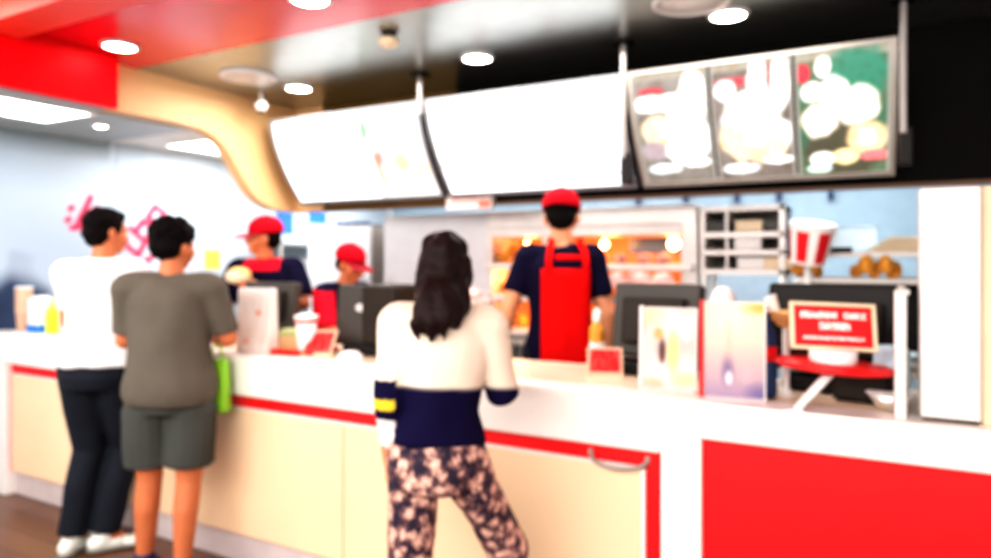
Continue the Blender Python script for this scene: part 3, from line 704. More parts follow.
for i, (x, z, mm, lab) in enumerate(((-.605,1.491,'whitep','white carton in the middle row of the pigeonhole rack'),(-.44,1.376,'cream','cream carton at right end of the bottom row of the pigeonhole rack'),(-.59,1.376,'whitep','white carton in the bottom row of the pigeonhole rack'),(-.78,1.596,'greyp','grey carton in the top row of the pigeonhole rack'),(-.60,1.596,'cream','cream carton in the top row of the pigeonhole rack'))):
    t = thing('food_carton', lab, 'carton', (x, 4.28, z), 0, 'cartons in the pigeonhole rack')
    bx('carton_body', (-.075,.075,-.06,.04,0,.06), M[mm], t, .004); bx('carton_lid', (-.077,.077,-.062,.042,.055,.067), M[mm], t, .003)
# striped bucket
t = thing('food_bucket', 'large red and white striped paper bucket on a stand', 'bucket', (-.27, 4.02, .88))
bm_ = Matrix.Translation((0,0,.535)) @ Matrix.Rotation(R(8), 4, 'Y') @ Matrix.Rotation(R(10), 4, 'X')
def stripe(s, u):
    if u > .86 or u < .07: return (.90,.86,.84)
    k = (s * 6 + .12) % 1; return (.70,.01,.02) if k < .62 else (.92,.88,.86)
painted('bucket_wall', lambda s, u: bm_ @ V(((.088+.030*u)*math.cos(2*PI*s), (.088+.030*u)*math.sin(2*PI*s), .21*u)), stripe, 144, 24, M['vc'], t)
lt('bucket_rim', [(.116,.205),(.122,.210),(.116,.216)], M['whitep'], t, bm_); lt('bucket_lid', [(.115,.206),(.10,.214),(.001,.216)], M['whitep'], t, bm_)
lt('bucket_base', [(.001,.001),(.088,.001),(.088,.006)], M['whitep'], t, bm_)
lt('stand_pole', [(.018,0),(.018,.54)], M['whitep'], t); lt('stand_foot', [(.08,-.0),(.08,.015),(.018,.03)], M['whitep'], t)
t.location.z = .88
t2 = thing('bucket_table', 'narrow dark serving table beneath the striped bucket', 'table', (-.15, 4.0, 0))
on(t2, 'tabletop', (-.80,.62,3.86,4.16,.85,.88), M['steel'])
for x in (-.78, .6):
    for y in (3.88, 4.14): on(t2, 'leg', (x-.015,x+.015,y-.015,y+.015,0,.85), M['steel'], .003)
# food pass shelf at right
ps = thing('pass_shelf', 'pale metal pass shelf with fried food below the blue wall', 'shelf', (.05, 4.4, .88))
on(ps, 'upper_board', (-.36,.62,4.22,4.6,1.445,1.475), M['steelw']); on(ps, 'lower_board', (-.36,.62,3.95+.23,4.5,1.30,1.33), M['steelw'])
on(ps, 'dark_back', (-.36,.62,4.58,4.6,.90,1.30), M['blackp'], 0)
for x in (-.34, .60): on(ps, 'post', (x-.015,x+.015,4.44,4.47,.88,1.445), M['steel'], .003)
on(ps, 'dark_edge', (-.30,-.06,4.205,4.222,1.47,1.50), M['blackp'], .002)
for i, (x, y, z) in enumerate([(-.33,4.26,1.372),(-.24,4.28,1.372),(-.03,4.28,1.372),(.055,4.26,1.372),(.14,4.28,1.372),(.01,4.21,1.40),(.10,4.21,1.40),(-.26,4.21,1.39)]):
    o = fp.copy(); C.objects.link(o); o.location = (x, y, z); o.rotation_euler = (i, .3*i, i*1.3)
    tag(o, 'golden fried piece heaped on the pass shelf under the blue wall', 'food', 'fried pieces on the pass shelf')
t = thing('plastic_crate', 'pale blue white box on the shelf before the blue wall', 'box', (-.055, 4.42, 1.477))
bx('box_body', (-.115,.115,-.09,.09,0,.13), mat('blue_white_box', (.70,.88,.98), .4, emit=.25), t, .01); bx('box_lid', (-.12,.12,-.095,.095,.125,.145), M['bluel'], t, .006)  # slight emission brightens the box, which is no lamp
bmb = bmesh.new(); 
for i in range(5): box(bmb, -.16+.025*i, .18-.02*i, -.09, .09, i*.016, i*.016+.014)
tp = build('paper_stack', bmb, M['cream'], bevel=.003); tp.location = (.17, 4.36, 1.476); tag(tp, 'stack of cream paper wraps on shelf beside the pale box', 'paper', kind='thing')
# refrigerators
def fridge(x0, x1, y0, dep, z1, lab, hs):
    t = thing('refrigerator', lab, 'refrigerator', ((x0+x1)/2, y0, 0), 0, 'white kitchen refrigerators')
    on(t, 'cabinet', (x0,x1,y0+.04,y0+dep,.08,z1), M['taupe'], .01)
    on(t, 'door', (x0,x1,y0,y0+.04,.10,z1), M['fridge'], .012)
    on(t, 'handle', (x1-.07 if hs else x0+.05, x1-.05 if hs else x0+.07, y0-.03, y0-.012, .9, 1.3), M['steelw'], .005)
    on(t, 'foot_panel', (x0+.02,x1-.02,y0+.05,y0+dep-.05,0,.08), M['greyp'], .003)
    return t
fridge(-4.24, -3.56, 4.40, .45, 1.71, 'white refrigerator behind the cashier bending down', 1)
fridge(-3.34, -2.40, 4.30, .55, 1.775, 'wide white refrigerator behind the long-haired woman', 0)
t = thing('flat_tray', 'flat dark tray lying on top of the white refrigerator', 'tray', (-3.78, 4.52, 1.712))
bx('tray_base', (-.15,.20,-.10,.10,0,.012), M['navyp'], t, .004); bx('tray_rim', (-.155,.205,-.105,-.09,.0,.03), M['navyp'], t, .003)
# tray of wrapped food behind the register
t = thing('prep_table', 'low steel prep table behind the register with oval badge', 'table', (-2.35, 3.62, 0))
on(t, 'tabletop', (-2.62,-2.05,3.50,3.80,1.16,1.18), M['steelw'])
for x in (-2.6,-2.07):
    for y in (3.52,3.78): on(t, 'leg', (x-.012,x+.012,y-.012,y+.012,0,1.16), M['steel'], .003)
for i, x in enumerate((-2.52,-2.38,-2.24,-2.12)):
    o = wb.copy(); C.objects.link(o); o.location = (x, 3.62, 1.216); o.rotation_euler = (0,0,i)
    tag(o, 'pink wrapped burger on the prep table left of the woman', 'food', 'wrapped burgers on the prep table')
# blue notices on the left wall beyond the cashier
for i, (y0, y1, z0, z1, lab) in enumerate(((4.62,4.82,1.67,1.88,'deep blue poster on left wall just right of the standing cashier'),(5.04,5.28,1.79,1.90,'small deep blue poster on left wall above the white refrigerator'))):
    t = thing('wall_poster', lab, 'poster', (XL + .008, y0, z0), 0, 'blue posters on the left wall')
    bx('sheet', (0,.006,0,y1-y0,0,z1-z0), mat('blue_sheet%d' % i, (.04,.18,.66), .5), t, 0); bx('top_edge', (0,.01,-.01,y1-y0+.01,z1-z0,z1-z0+.015), M['whitep'], t, .001)
# shelving along the left wall between the cashier and the refrigerator
sh = thing('wire_shelving', 'pale shelving unit with tubs right of the standing cashier', 'shelving', (-4.66, 4.8, 0))
for z in (.3, .8, 1.2, 1.55): on(sh, 'shelf', (-4.83,-4.50,4.35,5.25,z,z+.025), M['steelw'], .004)
for x in (-4.82,-4.51):
    for y in (4.36,5.24): on(sh, 'post', (x-.012,x+.012,y-.012,y+.012,0,1.62), M['steel'], .003)
for i, (y, z, mm, lab) in enumerate(((4.50,1.226,'bluel','pale blue tub nearest the cashier on the upper shelf'),(4.74,1.226,'whitep','white tub in the middle of the upper shelf'),(4.98,1.226,'bluel','pale blue tub nearest the refrigerator on the upper shelf'),(4.52,.826,'whitep','white tub nearest the cashier on the middle shelf'),(4.80,.826,'bluel','pale blue tub in the middle of the middle shelf'))):
    t = thing('storage_tub', lab, 'tub', (-4.66, y, z), 0, 'tubs on the shelving unit')
    bx('tub_body', (-.12,.12,-.095,.095,0,.19), M[mm], t, .012); bx('tub_lid', (-.125,.125,-.1,.1,.185,.205), M['whitep'], t, .006)
# rail with dark hooks high on the blue wall
t = thing('utensil_rail', 'dark blue rail with hanging hooks high on the kitchen wall', 'rail', (-1.0, YB - .05, 2.03))
bx('rail', (-1.0,.95,0,.02,0,.02), M['navyp'], t, .003)
for x in (-.9,-.45,0,.35,.75): bx('hook', (x-.02,x+.02,-.01,.02,-.10,.0), M['navyp'], t, .004)

# ------------------------------------------------------------------ people
def person(lab, H, loc, heading, P):
    """P: pose. Local frame: origin on the floor between the feet, facing +Y, metres for a 1.70 m figure."""
    s = H / 1.70
    root = thing('person', lab, 'person', loc, heading)
    root.scale = (s, s, s)
    g = P.get('girth', 1.); fem = P.get('fem', 0)
    pel = V(P.get('pelvis', (0, 0, .92)))
    TM = Matrix.Translation(pel) @ Matrix.Rotation(R(P.get('twist', 0)), 4, 'Z') @ Matrix.Rotation(R(P.get('side', 0)), 4, 'Y') @ Matrix.Rotation(-R(P.get('lean', 2)), 4, 'X')
    T = lambda x, y, z: TM @ V((x, y, z))
    HM = TM @ Matrix.Translation((0, .014, .553)) @ Matrix.Rotation(R(P.get('hyaw', 0)), 4, 'Z') @ Matrix.Rotation(-R(P.get('hpitch', 0) - P.get('lean', 2) * .6), 4, 'X') @ Matrix.Rotation(R(P.get('hroll', 0)), 4, 'Y')
    sw = .172 * P.get('shoulders', 1.)
    SH = {-1: T(-sw, -.005, .445), 1: T(sw, -.005, .445)}
    EL = {k: V(P['elbow'][k]) for k in (-1, 1)}; WR = {k: V(P['wrist'][k]) for k in (-1, 1)}
    HP = {k: V(P['hip'][k]) if 'hip' in P else pel + V((k * .088 * g, 0, -.02)) for k in (-1, 1)}
    KN = {k: V(P['knee'][k]) for k in (-1, 1)}; AN = {k: V(P['ankle'][k]) for k in (-1, 1)}
    foot = P.get('foot', {-1: 0, 1: 0}); tip = P.get('tip', {-1: 0, 1: 0})
    def torso(bm, grow, z0, z1, belly=0.):
        prof_ = [(-.12,.13,.10),(-.06,.160,.118),(.0,.163,.116),(.08,.146,.104),(.16,.134 if not fem else .118,.098),(.24,.140 if not fem else .128,.102),(.32,.152,.108),(.38,.158,.106),(.43,.145,.092),(.47,.105,.075),(.50,.062,.058)]
        pts, rr = [], []
        zs = [p[0] for p in prof_]
        def at(z):
            for a, b in zip(prof_, prof_[1:]):
                if a[0] <= z <= b[0]: k = (z-a[0])/(b[0]-a[0]); return a[1]+(b[1]-a[1])*k, a[2]+(b[2]-a[2])*k
            return (prof_[0][1:] if z < zs[0] else prof_[-1][1:])
        n = 16
        for i in range(n + 1):
            z = z0 + (z1 - z0) * i / n; rx, ry = at(z)
            bl = belly * max(0, 1 - ((z - .08) / .25) ** 2)
            pts.append(T(0, bl * .35, z)); rr.append(((rx * g + grow + bl*.3), (ry * g + grow + bl)))
        tube(bm, pts, rr, 28, ref=TM.to_3x3() @ V((1, 0, 0)))
    # ---- body (one continuous surface)
    bm = bmesh.new(); torso(bm, 0, -.10, .50)
    capsule(bm, SH[-1], .052, SH[1], .052); capsule(bm, T(0, -.005, .45), .058, HM @ V((0, 0, .03)), .050)
    ell(bm, (0, -.006, .112), (.074, .093, .092), HM); ell(bm, (0, .022, .062), (.060, .068, .076), HM)
    ell(bm, (0, .060, .008), (.030, .026, .022), HM); ell(bm, (0, .075, .105), (.050, .018, .018), HM)
    capsule(bm, HM @ V((0, .088, .092)), .008, HM @ V((0, .106, .058)), .013)
    capsule(bm, HM @ V((-.016, .083, .028)), .011, HM @ V((.016, .083, .028)), .011)
    for k in (-1, 1):
        ell(bm, (k * .047, .052, .060), (.024, .026, .03), HM)
        ell(bm, (k * .076, -.008, .078), (.010, .019, .030), HM); ell(bm, (k * .074, -.004, .055), (.009, .012, .014), HM)
        capsule(bm, SH[k], .052, EL[k], .040); capsule(bm, EL[k], .041, EL[k].lerp(WR[k], .35), .040); capsule(bm, EL[k].lerp(WR[k], .35), .040, WR[k], .026)
        capsule(bm, HP[k], .088 * g, KN[k], .056); capsule(bm, KN[k], .055, KN[k].lerp(AN[k], .35) + V((0, -.012, 0)), .056); capsule(bm, KN[k].lerp(AN[k], .35) + V((0, -.012, 0)), .055, AN[k], .036)
        fm = Matrix.Translation(AN[k]) @ Matrix.Rotation(foot[k], 4, 'Z') @ Matrix.Rotation(R(tip[k]), 4, 'X')
        capsule(bm, fm @ V((0, -.03, -.035)), .032, fm @ V((0, .10, -.045)), .026); capsule(bm, fm @ V((0, 0, 0)), .036, fm @ V((0, .07, -.035)), .03)
        # hand: palm, four fingers of different length, thumb from the side of the palm
        dirv = (WR[k] - EL[k]).normalized()
        hd_ = V(P.get('hand', {}).get(k, dirv)).normalized()
        pn = V(P.get('palm', {}).get(k, (-k, 0, 0))); pn = (pn - hd_ * pn.dot(hd_)).normalized()
        sd = hd_.cross(pn).normalized()
        th = V(P.get('thumb', {}).get(k, (0, 1, 0)))
        if sd.dot(th) < 0: sd = -sd
        capsule(bm, WR[k], .026, WR[k] + hd_ * .03, .022)
        curl = P.get('curl', {}).get(k, 22)
        for j, (off, L) in enumerate(((.030, .070), (.010, .080), (-.010, .074), (-.028, .058))):
            kn = WR[k] + hd_ * (.088 - .006 * abs(j - 1)) + sd * off
            capsule(bm, WR[k] + hd_ * .018 + sd * off * .55, .0155, kn, .0125)
            p = kn; a = R(curl * .5); dd = hd_
            for q, fr in enumerate((.45, .32, .23)):
                d2 = (hd_ * math.cos(a) + pn * math.sin(a) + sd * off * .9).normalized(); p2 = p + d2 * L * fr
                capsule(bm, p, .0092 - .0008 * q, p2, .0084 - .0008 * q, 10); p = p2; a += R(curl)
        tb0 = WR[k] + hd_ * .025 + sd * .022; tb1 = tb0 + (hd_ * .6 + sd * .75 + pn * .25).normalized() * .042; tb2 = tb1 + (hd_ * .9 + sd * .25 + pn * .35).normalized() * .030; tb3 = tb2 + (hd_ + pn * .3).normalized() * .022
        capsule(bm, tb0, .016, tb1, .0125, 10); capsule(bm, tb1, .0115, tb2, .010, 10); capsule(bm, tb2, .010, tb3, .0085, 10)
    body = remesh('body', bm, P.get('skin', M['skin']), root, .0055, 3)
    for k in (-1, 1):
        bm = bmesh.new(); ell(bm, (0,0,0), (.0125,.0125,.0125), sub=3)
        e = remesh_free('eye', bm, M['eye'], root, lambda c: (.02,.01,.008) if c.y > .0105 else (.85,.82,.78)); e.matrix_local = HM @ Matrix.Translation((k*.029, .0865, .093))
        bm = bmesh.new(); capsule(bm, HM @ V((k*.014, .096, .118)), .003, HM @ V((k*.045, .084, .120)), .0025, 8); build('eyebrow', bm, M['hair'], root, smooth=True)
    bm = bmesh.new(); capsule(bm, HM @ V((-.017, .0935, .029)), .0048, HM @ V((0, .0975, .031)), .0055, 8); capsule(bm, HM @ V((.017, .0935, .029)), .0048, HM @ V((0, .0975, .031)), .0055, 8)
    build('mouth', bm, M['lips'], root, smooth=True)
    # ---- hair
    hs = P.get('hair', 'short'); bm = bmesh.new(); hm = P.get('hairmat', M['hair'])
    if hs == 'short':
        ell(bm, (0, -.020, .128), (.084, .092, .086), HM); ell(bm, (0, -.045, .085), (.076, .062, .070), HM); ell(bm, (0, .035, .165), (.060, .045, .036), HM)
        for k in (-1, 1): ell(bm, (k*.070, .008, .110), (.014, .028, .030), HM)
        remesh('hair', bm, hm, root, .007, 2, .010, 38)
    elif hs == 'curly':
        ell(bm, (0, -.020, .135), (.090, .098, .092), HM); ell(bm, (0, -.048, .088), (.080, .062, .070), HM); ell(bm, (0, .042, .170), (.068, .052, .042), HM)
        for i in range(60):
            a = i * 2.4; z = .02 + .98 * (i / 60); rr_ = math.sqrt(max(0, 1 - (z * .98) ** 2))
            ell(bm, (.088*rr_*math.cos(a), -.018 + .094*rr_*math.sin(a), .135 + .088*z), (.017,.017,.015), HM, 2)
        remesh('hair', bm, hm, root, .007, 2, .008, 45)
    elif hs == 'undercap':
        ell(bm, (0, -.020, .110), (.079, .085, .070), HM); ell(bm, (0, -.048, .075), (.070, .054, .060), HM)
        remesh('hair', bm, hm, root, .007, 2, .006, 45)
    elif hs == 'long':
        ell(bm, (0, -.020, .130), (.086, .096, .088), HM); ell(bm, (0, -.045, .080), (.080, .068, .085), HM)
        for k in (-1, 1): tube(bm, [HM @ V((k*.068, -.01, .13)), HM @ V((k*.070, -.025, .05)), T(k*.055, -.09, .52), T(k*.05 - .02, -.130, .45)], [(.030,.045),(.030,.050),(.035,.045),(.025,.03)], 14)
        tube(bm, [HM @ V((0, -.05, .12)), HM @ V((0, -.075, .04)), T(-.012, -.115, .53), T(-.020, -.135, .48), T(-.024, -.140, .455), T(-.026, -.138, .435), T(-.026, -.132, .415)], [(.07,.05),(.074,.055),(.076,.050),(.076,.044),(.070,.038),(.055,.030),(.030,.015)], 20, ref=(1,0,0))
        for i in range(9):
            x = -.075 + .014 * i; tube(bm, [T(x*.8-.015, -.140, .47), T(x-.018, -.148, .44), T(x*.9-.02+.01*math.sin(i*2), -.142, .40 - .02*math.sin(i*1.7))], [.014,.014,.004], 8)
        remesh('hair', bm, hm, root, .008, 3, .012, 26)
    # ---- cap
    if P.get('cap'):
        bm = bmesh.new(); ell(bm, (0, -.014, .138), (.095, .110, .090), HM)
        c = remesh('cap', bm, M['capred'], root, .007, 2)
        inv = HM.inverted(); bmc = bmesh.new(); bmc.from_mesh(c.data)
        bmesh.ops.bisect_plane(bmc, geom=bmc.verts[:] + bmc.edges[:] + bmc.faces[:], plane_co=HM @ V((0, 0, .112)), plane_no=HM.to_3x3() @ V((0, -.12, -1)), clear_outer=True)
        bmc.to_mesh(c.data); bmc.free()
        bm = bmesh.new(); n = 16; up, lo = [], []
        for i in range(n + 1):
            a = -1.25 + 2.5 * i / n
            inner = V((.088 * math.sin(a), -.014 + .100 * math.cos(a), .118)); outer = V((.092 * math.sin(a), .06 + .118 * math.cos(a), .100 - .012 * abs(math.sin(a))))
            up.append((bm.verts.new(HM @ inner), bm.verts.new(HM @ outer))); lo.append((bm.verts.new(HM @ (inner - V((0,0,.005)))), bm.verts.new(HM @ (outer - V((0,0,.005))))))
        for q in range(n):
            bm.faces.new((up[q][0], up[q][1], up[q+1][1], up[q+1][0])); bm.faces.new((lo[q][0], lo[q+1][0], lo[q+1][1], lo[q][1]))
            bm.faces.new((up[q][1], lo[q][1], lo[q+1][1], up[q+1][1])); bm.faces.new((up[q][0], up[q+1][0], lo[q+1][0], lo[q][0]))
        build('brim', bm, M['brim'], c, smooth=True)
        bm = bmesh.new(); ell(bm, (0, -.014, .227), (.008, .008, .005), HM); build('button', bm, M['capred'], c, smooth=True)
    # ---- top
    top = P['top']; bm = bmesh.new(); gr = top.get('grow', .016)
    torso(bm, gr, top['hem'], .49, top.get('belly', 0.))
    capsule(bm, SH[-1] * 1, .052 + gr, SH[1] * 1, .052 + gr)
    sl = top.get('sleeve', .62)
    for k in (-1, 1):
        slk = sl[k] if isinstance(sl, dict) else sl
        rs = top.get('sr', .060)
        def arm(u): return SH[k].lerp(EL[k], u) if u <= 1 else EL[k].lerp(WR[k], u - 1)
        if slk <= 1: tube(bm, [SH[k], arm(slk*.5), arm(slk)], [.064 + gr*.4, rs + .004, rs])
        else: tube(bm, [SH[k], arm(.55), arm(1), arm(1 + (slk-1)*.5), arm(slk)], [.066 + gr*.4, rs, rs - .004, rs - .010, rs - .020])
    cf = top.get('colour')
    tm_inv = TM.inverted()
    remesh(top.get('name', 'shirt'), bm, top['mat'], root, .009, 4, top.get('wob', .012), 9, (lambda c: cf(tm_inv @ c, c)) if cf else None)
    if top.get('collar'):
        bm = bmesh.new(); n = 24; A = []; B = []
        for i in range(n):
            a = 2*PI*i/n; A.append(bm.verts.new(T(.075*math.cos(a), -.004 + .072*math.sin(a), .468))); B.append(bm.verts.new(T(.064*math.cos(a), .002 + .062*math.sin(a), .512)))
        for i in range(n): bm.faces.new((A[i], A[(i+1) % n], B[(i+1) % n], B[i]))
        o = build('collar', bm, top['collar'], root, smooth=True); md = o.modifiers.new('t', 'SOLIDIFY'); md.thickness = .006
    # ---- legs wear
    lg_ = P['legs']; bm = bmesh.new(); gl = lg_.get('grow', .014)
    torso(bm, gl * .8, -.12, lg_.get('up', .06))
    for k in (-1, 1):
        if lg_['kind'] == 'shorts':
            e = HP[k].lerp(KN[k], lg_.get('to', .85)); tube(bm, [HP[k] + V((-k*.02,0,.0)), HP[k].lerp(KN[k], .22), HP[k].lerp(KN[k], .5), e], [.078*g + gl, .090*g + gl, .092*g + gl, .090*g + gl])
        else:
            e = KN[k].lerp(AN[k], lg_.get('to', .98)); r0, r1, r2 = lg_.get('r', (.098, .075, .060))
            tube(bm, [HP[k] + V((0,0,.02)), HP[k].lerp(KN[k], .5), KN[k], KN[k].lerp(AN[k], .45) + V((0,-.01,0)), e], [r0*g, (r0+r1)/2*g, r1, (r1+r2)/2 + .004, r2])
            capsule(bm, HP[k], r0*g, KN[k], r1)
    remesh(lg_.get('name', 'trousers'), bm, lg_['mat'], root, .009, 4, lg_.get('wob', .010), 8)
    # ---- shoes
    for k in (-1, 1):
        fm = Matrix.Translation(AN[k]) @ Matrix.Rotation(foot[k], 4, 'Z') @ Matrix.Rotation(R(tip[k]), 4, 'X')
        bm = bmesh.new(); ell(bm, (0, -.030, -.038), (.042, .048, .040), fm); ell(bm, (0, .045, -.045), (.042, .085, .034), fm); ell(bm, (k*.004, .125, -.052), (.047, .060, .026), fm)
        tube(bm, [fm @ V((0, -.008, .0 + P.get('shoetop', .01))), fm @ V((0, .0, -.04))], [.044, .046])
        so = remesh('shoe', bm, P['shoe'], root, .007, 3)
        bm = bmesh.new()
        tube(bm, [fm @ V((0, -.078, -.070)), fm @ V((0, -.04, -.070)), fm @ V((0, .04, -.070)), fm @ V((k*.004, .12, -.070)), fm @ V((k*.004, .18, -.068))], [(.020,.010),(.042,.010),(.042,.010),(.050,.010),(.018,.008)], 14, ref=fm.to_3x3() @ V((1,0,0)))
        build('sole', bm, P.get('sole', M['sole']), so, smooth=True)
    return root, T, HM, SH, EL, WR
def remesh_free(name, bm, m, parent, colour):
    me = bpy.data.meshes.new(name); bm.to_mesh(me); bm.free()
    a = me.color_attributes.new('Col', 'FLOAT_COLOR', 'POINT')
    for i, v in enumerate(me.vertices): a.data[i].color = list(colour(v.co)) + [1]
    me.polygons.foreach_set('use_smooth', [True] * len(me.polygons))
    return link(name, me, m, parent)

# -- man in white shirt
def white_shirt(l, c):
    if abs(l.z - .30) < .02 and l.x > .18 and abs(l.y + .0) < .05: return (.80,.10,.06)
    return (.80,.81,.83)
person('man in white short-sleeved shirt and dark jeans at far left', 1.695, (-3.28, 2.01, 0), R(24), dict(
    hyaw=-28, hpitch=4, lean=2, pelvis=(0, -.02, .93), girth=1.05, shoulders=.98,
    elbow={-1: (-.23, .08, 1.12), 1: (.225, .02, 1.10)}, wrist={-1: (-.16, .30, 1.10), 1: (.19, .24, 1.07)}, palm={-1: (0,0,-1), 1: (-1,0,-.3)}, thumb={-1: (1,0,0), 1: (0,0,1)},
    knee={-1: (-.10, .05, .50), 1: (.05, .12, .51)}, ankle={-1: (-.135, -.03, .083), 1: (-.005, .02, .083)}, foot={-1: R(-5), 1: R(-55)},
    hair='short', top=dict(mat=M['vcloth'], hem=-.01, sleeve=.72, sr=.058, grow=.020, belly=.015, colour=white_shirt, collar=M['whitep'], name='shirt'),
    legs=dict(kind='long', mat=M['denim'], grow=.016, r=(.100, .078, .066), name='jeans'), shoe=M['shoew'], sole=M['sole']))
# -- man in grey T-shirt
r_, T_, HM_, SH_, EL_, WR_ = person('stout person in grey T-shirt and dark grey knee shorts', 1.635, (-2.70, 1.955, 0), R(34), dict(
    hyaw=-24, hpitch=6, lean=1, pelvis=(0, 0, .91), girth=1.06, shoulders=1.02,
    elbow={-1: (-.21, .03, 1.12), 1: (.25, .04, 1.12)}, wrist={-1: (-.16, .23, 1.10), 1: (.17, .24, 1.10)}, palm={-1: (0,0,-1), 1: (0,0,-1)}, thumb={-1: (1,0,0), 1: (-1,0,0)}, curl={-1: 25, 1: 40},
    hip={-1: (-.10, 0, .88), 1: (.10, 0, .88)}, knee={-1: (-.10, .03, .48), 1: (.085, .0, .48)}, ankle={-1: (-.135, .06, .085), 1: (.065, -.03, .085)}, foot={-1: R(12), 1: R(-14)},
    hair='curly', top=dict(mat=M['grey'], hem=-.085, sleeve=.88, sr=.060, grow=.028, belly=.03, name='t_shirt'),
    legs=dict(kind='shorts', mat=M['shorts'], grow=.014, to=.82, name='shorts'), shoe=M['shoeb'], sole=M['orange'], shoetop=.045))
# lime green bag in that person's hand
t = thing('shopping_bag', 'small lime green bag hanging beside the person in grey', 'bag', (-2.595, 2.12, .74), R(20))
bm = bmesh.new(); vs = box(bm, -.06, .06, -.03, .03, 0, .24)
for v in vs:
    if v.co.z > .1: v.co.x *= .8; v.co.y *= .6
build('bag_body', bm, M['green'], t, bevel=.01); tb('strap', [(-.03,0,.23),(-.02,.0,.29),(.0,0,.31),(.02,0,.29),(.03,0,.23)], [.005]*5, M['green'], t, 8)
# -- long-haired woman
NAVY = (.009,.006,.040); CRM = (.78,.68,.57)
def sweater(l, c):
    if l.x < -.14 and c.z < 1.215:
        if c.z > 1.085:
            if abs(c.z - 1.135) < .02 and c.y < .03: return (.75,.55,.05)
            return NAVY
        return (.78,.74,.72)
    if c.x > .2 and c.y > .16: return mix(NAVY, CRM, (c.z - 1.115) / .012)
    return mix(NAVY, CRM, (l.z - .230) / .012)
person('long-haired woman in cream and navy sweater and floral trousers', 1.51, (-1.12, 1.74, 0), R(30), dict(
    fem=1, hyaw=-16, hpitch=-2, lean=4, side=3, pelvis=(-.03, 0, .95), girth=.95, shoulders=.90, skin=M['skinp'],
    elbow={-1: (-.18, -.03, 1.13), 1: (.205, .05, 1.15)}, wrist={-1: (-.195, .05, .935), 1: (.20, .28, 1.15)}, hand={-1: (0,.15,-1)}, palm={-1: (1,0,0), 1: (0,0,-1)}, thumb={-1: (0,1,0), 1: (-1,0,0)}, curl={-1: 18, 1: 14},
    hip={-1: (-.11, 0, .93), 1: (.05, .0, .93)}, knee={-1: (-.12, .03, .49), 1: (.225, .15, .56)}, ankle={-1: (-.11, -.02, .085), 1: (.17, -.05, .15)}, foot={-1: R(5), 1: R(-20)}, tip={-1: 0, 1: -38},
    hair='long', hairmat=M['hairb'], top=dict(mat=M['vcloth'], hem=.045, sleeve={-1: 1.74, 1: 1.55}, sr=.062, grow=.022, wob=.012, colour=sweater, name='sweater'),
    legs=dict(kind='long', mat=M['floral'], up=.11, grow=.012, r=(.094, .074, .060), name='trousers'), shoe=M['shoeb'], sole=M['whitep']))
# -- staff
NV = (.008,.006,.028); RDc = (.62,.008,.03)
def polo(l, c):
    if l.z > .44 and abs(l.x) < .12: return RDc
    if abs(l.x) > .235 and .16 < l.z < .28: return RDc
    return NV
def polo_plain(l, c): return NV
# worker with the red apron, seen from behind
r_, T_, HM_, SH_, EL_, WR_ = person('worker in red cap, navy shirt and red apron seen from behind', 1.79, (-1.345, 3.16, 0), R(16), dict(
    hyaw=4, hpitch=6, lean=2, pelvis=(0, 0, .93), shoulders=.88, cap=1, skin=M['skinp'],
    elbow={-1: (-.245, -.03, 1.13), 1: (.215, .0, 1.11)}, wrist={-1: (-.30, -.02, .90), 1: (.22, .08, .88)}, palm={-1: (1,0,0), 1: (-1,0,0)},
    knee={-1: (-.10, .02, .49), 1: (.10, .02, .49)}, ankle={-1: (-.11, -.02, .083), 1: (.11, -.02, .083)},
    hair='undercap', top=dict(mat=M['vcloth'], hem=-.06, sleeve=.70, sr=.058, grow=.014, colour=polo_plain, name='polo_shirt'),
    legs=dict(kind='long', mat=M['blacktr'], name='trousers'), shoe=M['blackp']))
def wrap_patch(name, T_, xs, zs, grow, m, parent, back=True, nx=14, nz=14, shape=None):
    """cloth patch lying on the back (or front) of a torso"""
    bm = bmesh.new(); G = []
    for j in range(nz + 1):
        row = []; z = zs[0] + (zs[1]-zs[0]) * j / nz
        w = 1 if shape is None else shape(j / nz)
        for i in range(nx + 1):
            x = (xs[0] + (xs[1]-xs[0]) * i / nx)
            xc, hw = (xs[0]+xs[1])/2, w
            x = xc + (x - xc) * hw
            rx, ry = .158 + grow, .110 + grow
            if z > .38: ry -= (z-.38)*.35
            if z < .30: rx = .150 + grow; ry = .106 + grow
            yy = ry * math.sqrt(max(.04, 1 - (x/rx) ** 2)) + .003 * math.sin(x*60)
            row.append(bm.verts.new(T_(x, -yy if back else yy, z)))
        G.append(row)
    for a, b in zip(G, G[1:]):
        for i in range(nx): bm.faces.new((a[i], a[i+1], b[i+1], b[i]))
    o = build(name, bm, m, parent, smooth=True); md = o.modifiers.new('t', 'SOLIDIFY'); md.thickness = .005; return o
ap = wrap_patch('apron', T_, (-.075,.15), (-.12,.385), .036, M['apron'], r_)
wrap_patch('apron_strap', T_, (-.01,.135), (.425,.45), .040, M['apron'], ap, nz=2)
for xa, xb in ((-.045,-.012), (.125,.152)):
    bm = bmesh.new(); pts = [T_(xa+.010, -.150, .37), T_(xa+.008, -.146, .42), T_(xa*.95+.008, -.128, .46), T_(xa*.8, -.085, .505), T_(xa*.8-.005, -.02, .53)]
    tube(bm, pts, [(.016,.004)]*5, 10, ref=(1,0,0)); build('apron_strap', bm, M['apron'], ap, smooth=True)
wrap_patch('apron_front', T_, (-.14,.14), (-.25,.36), .036, M['apron'], ap, back=False)
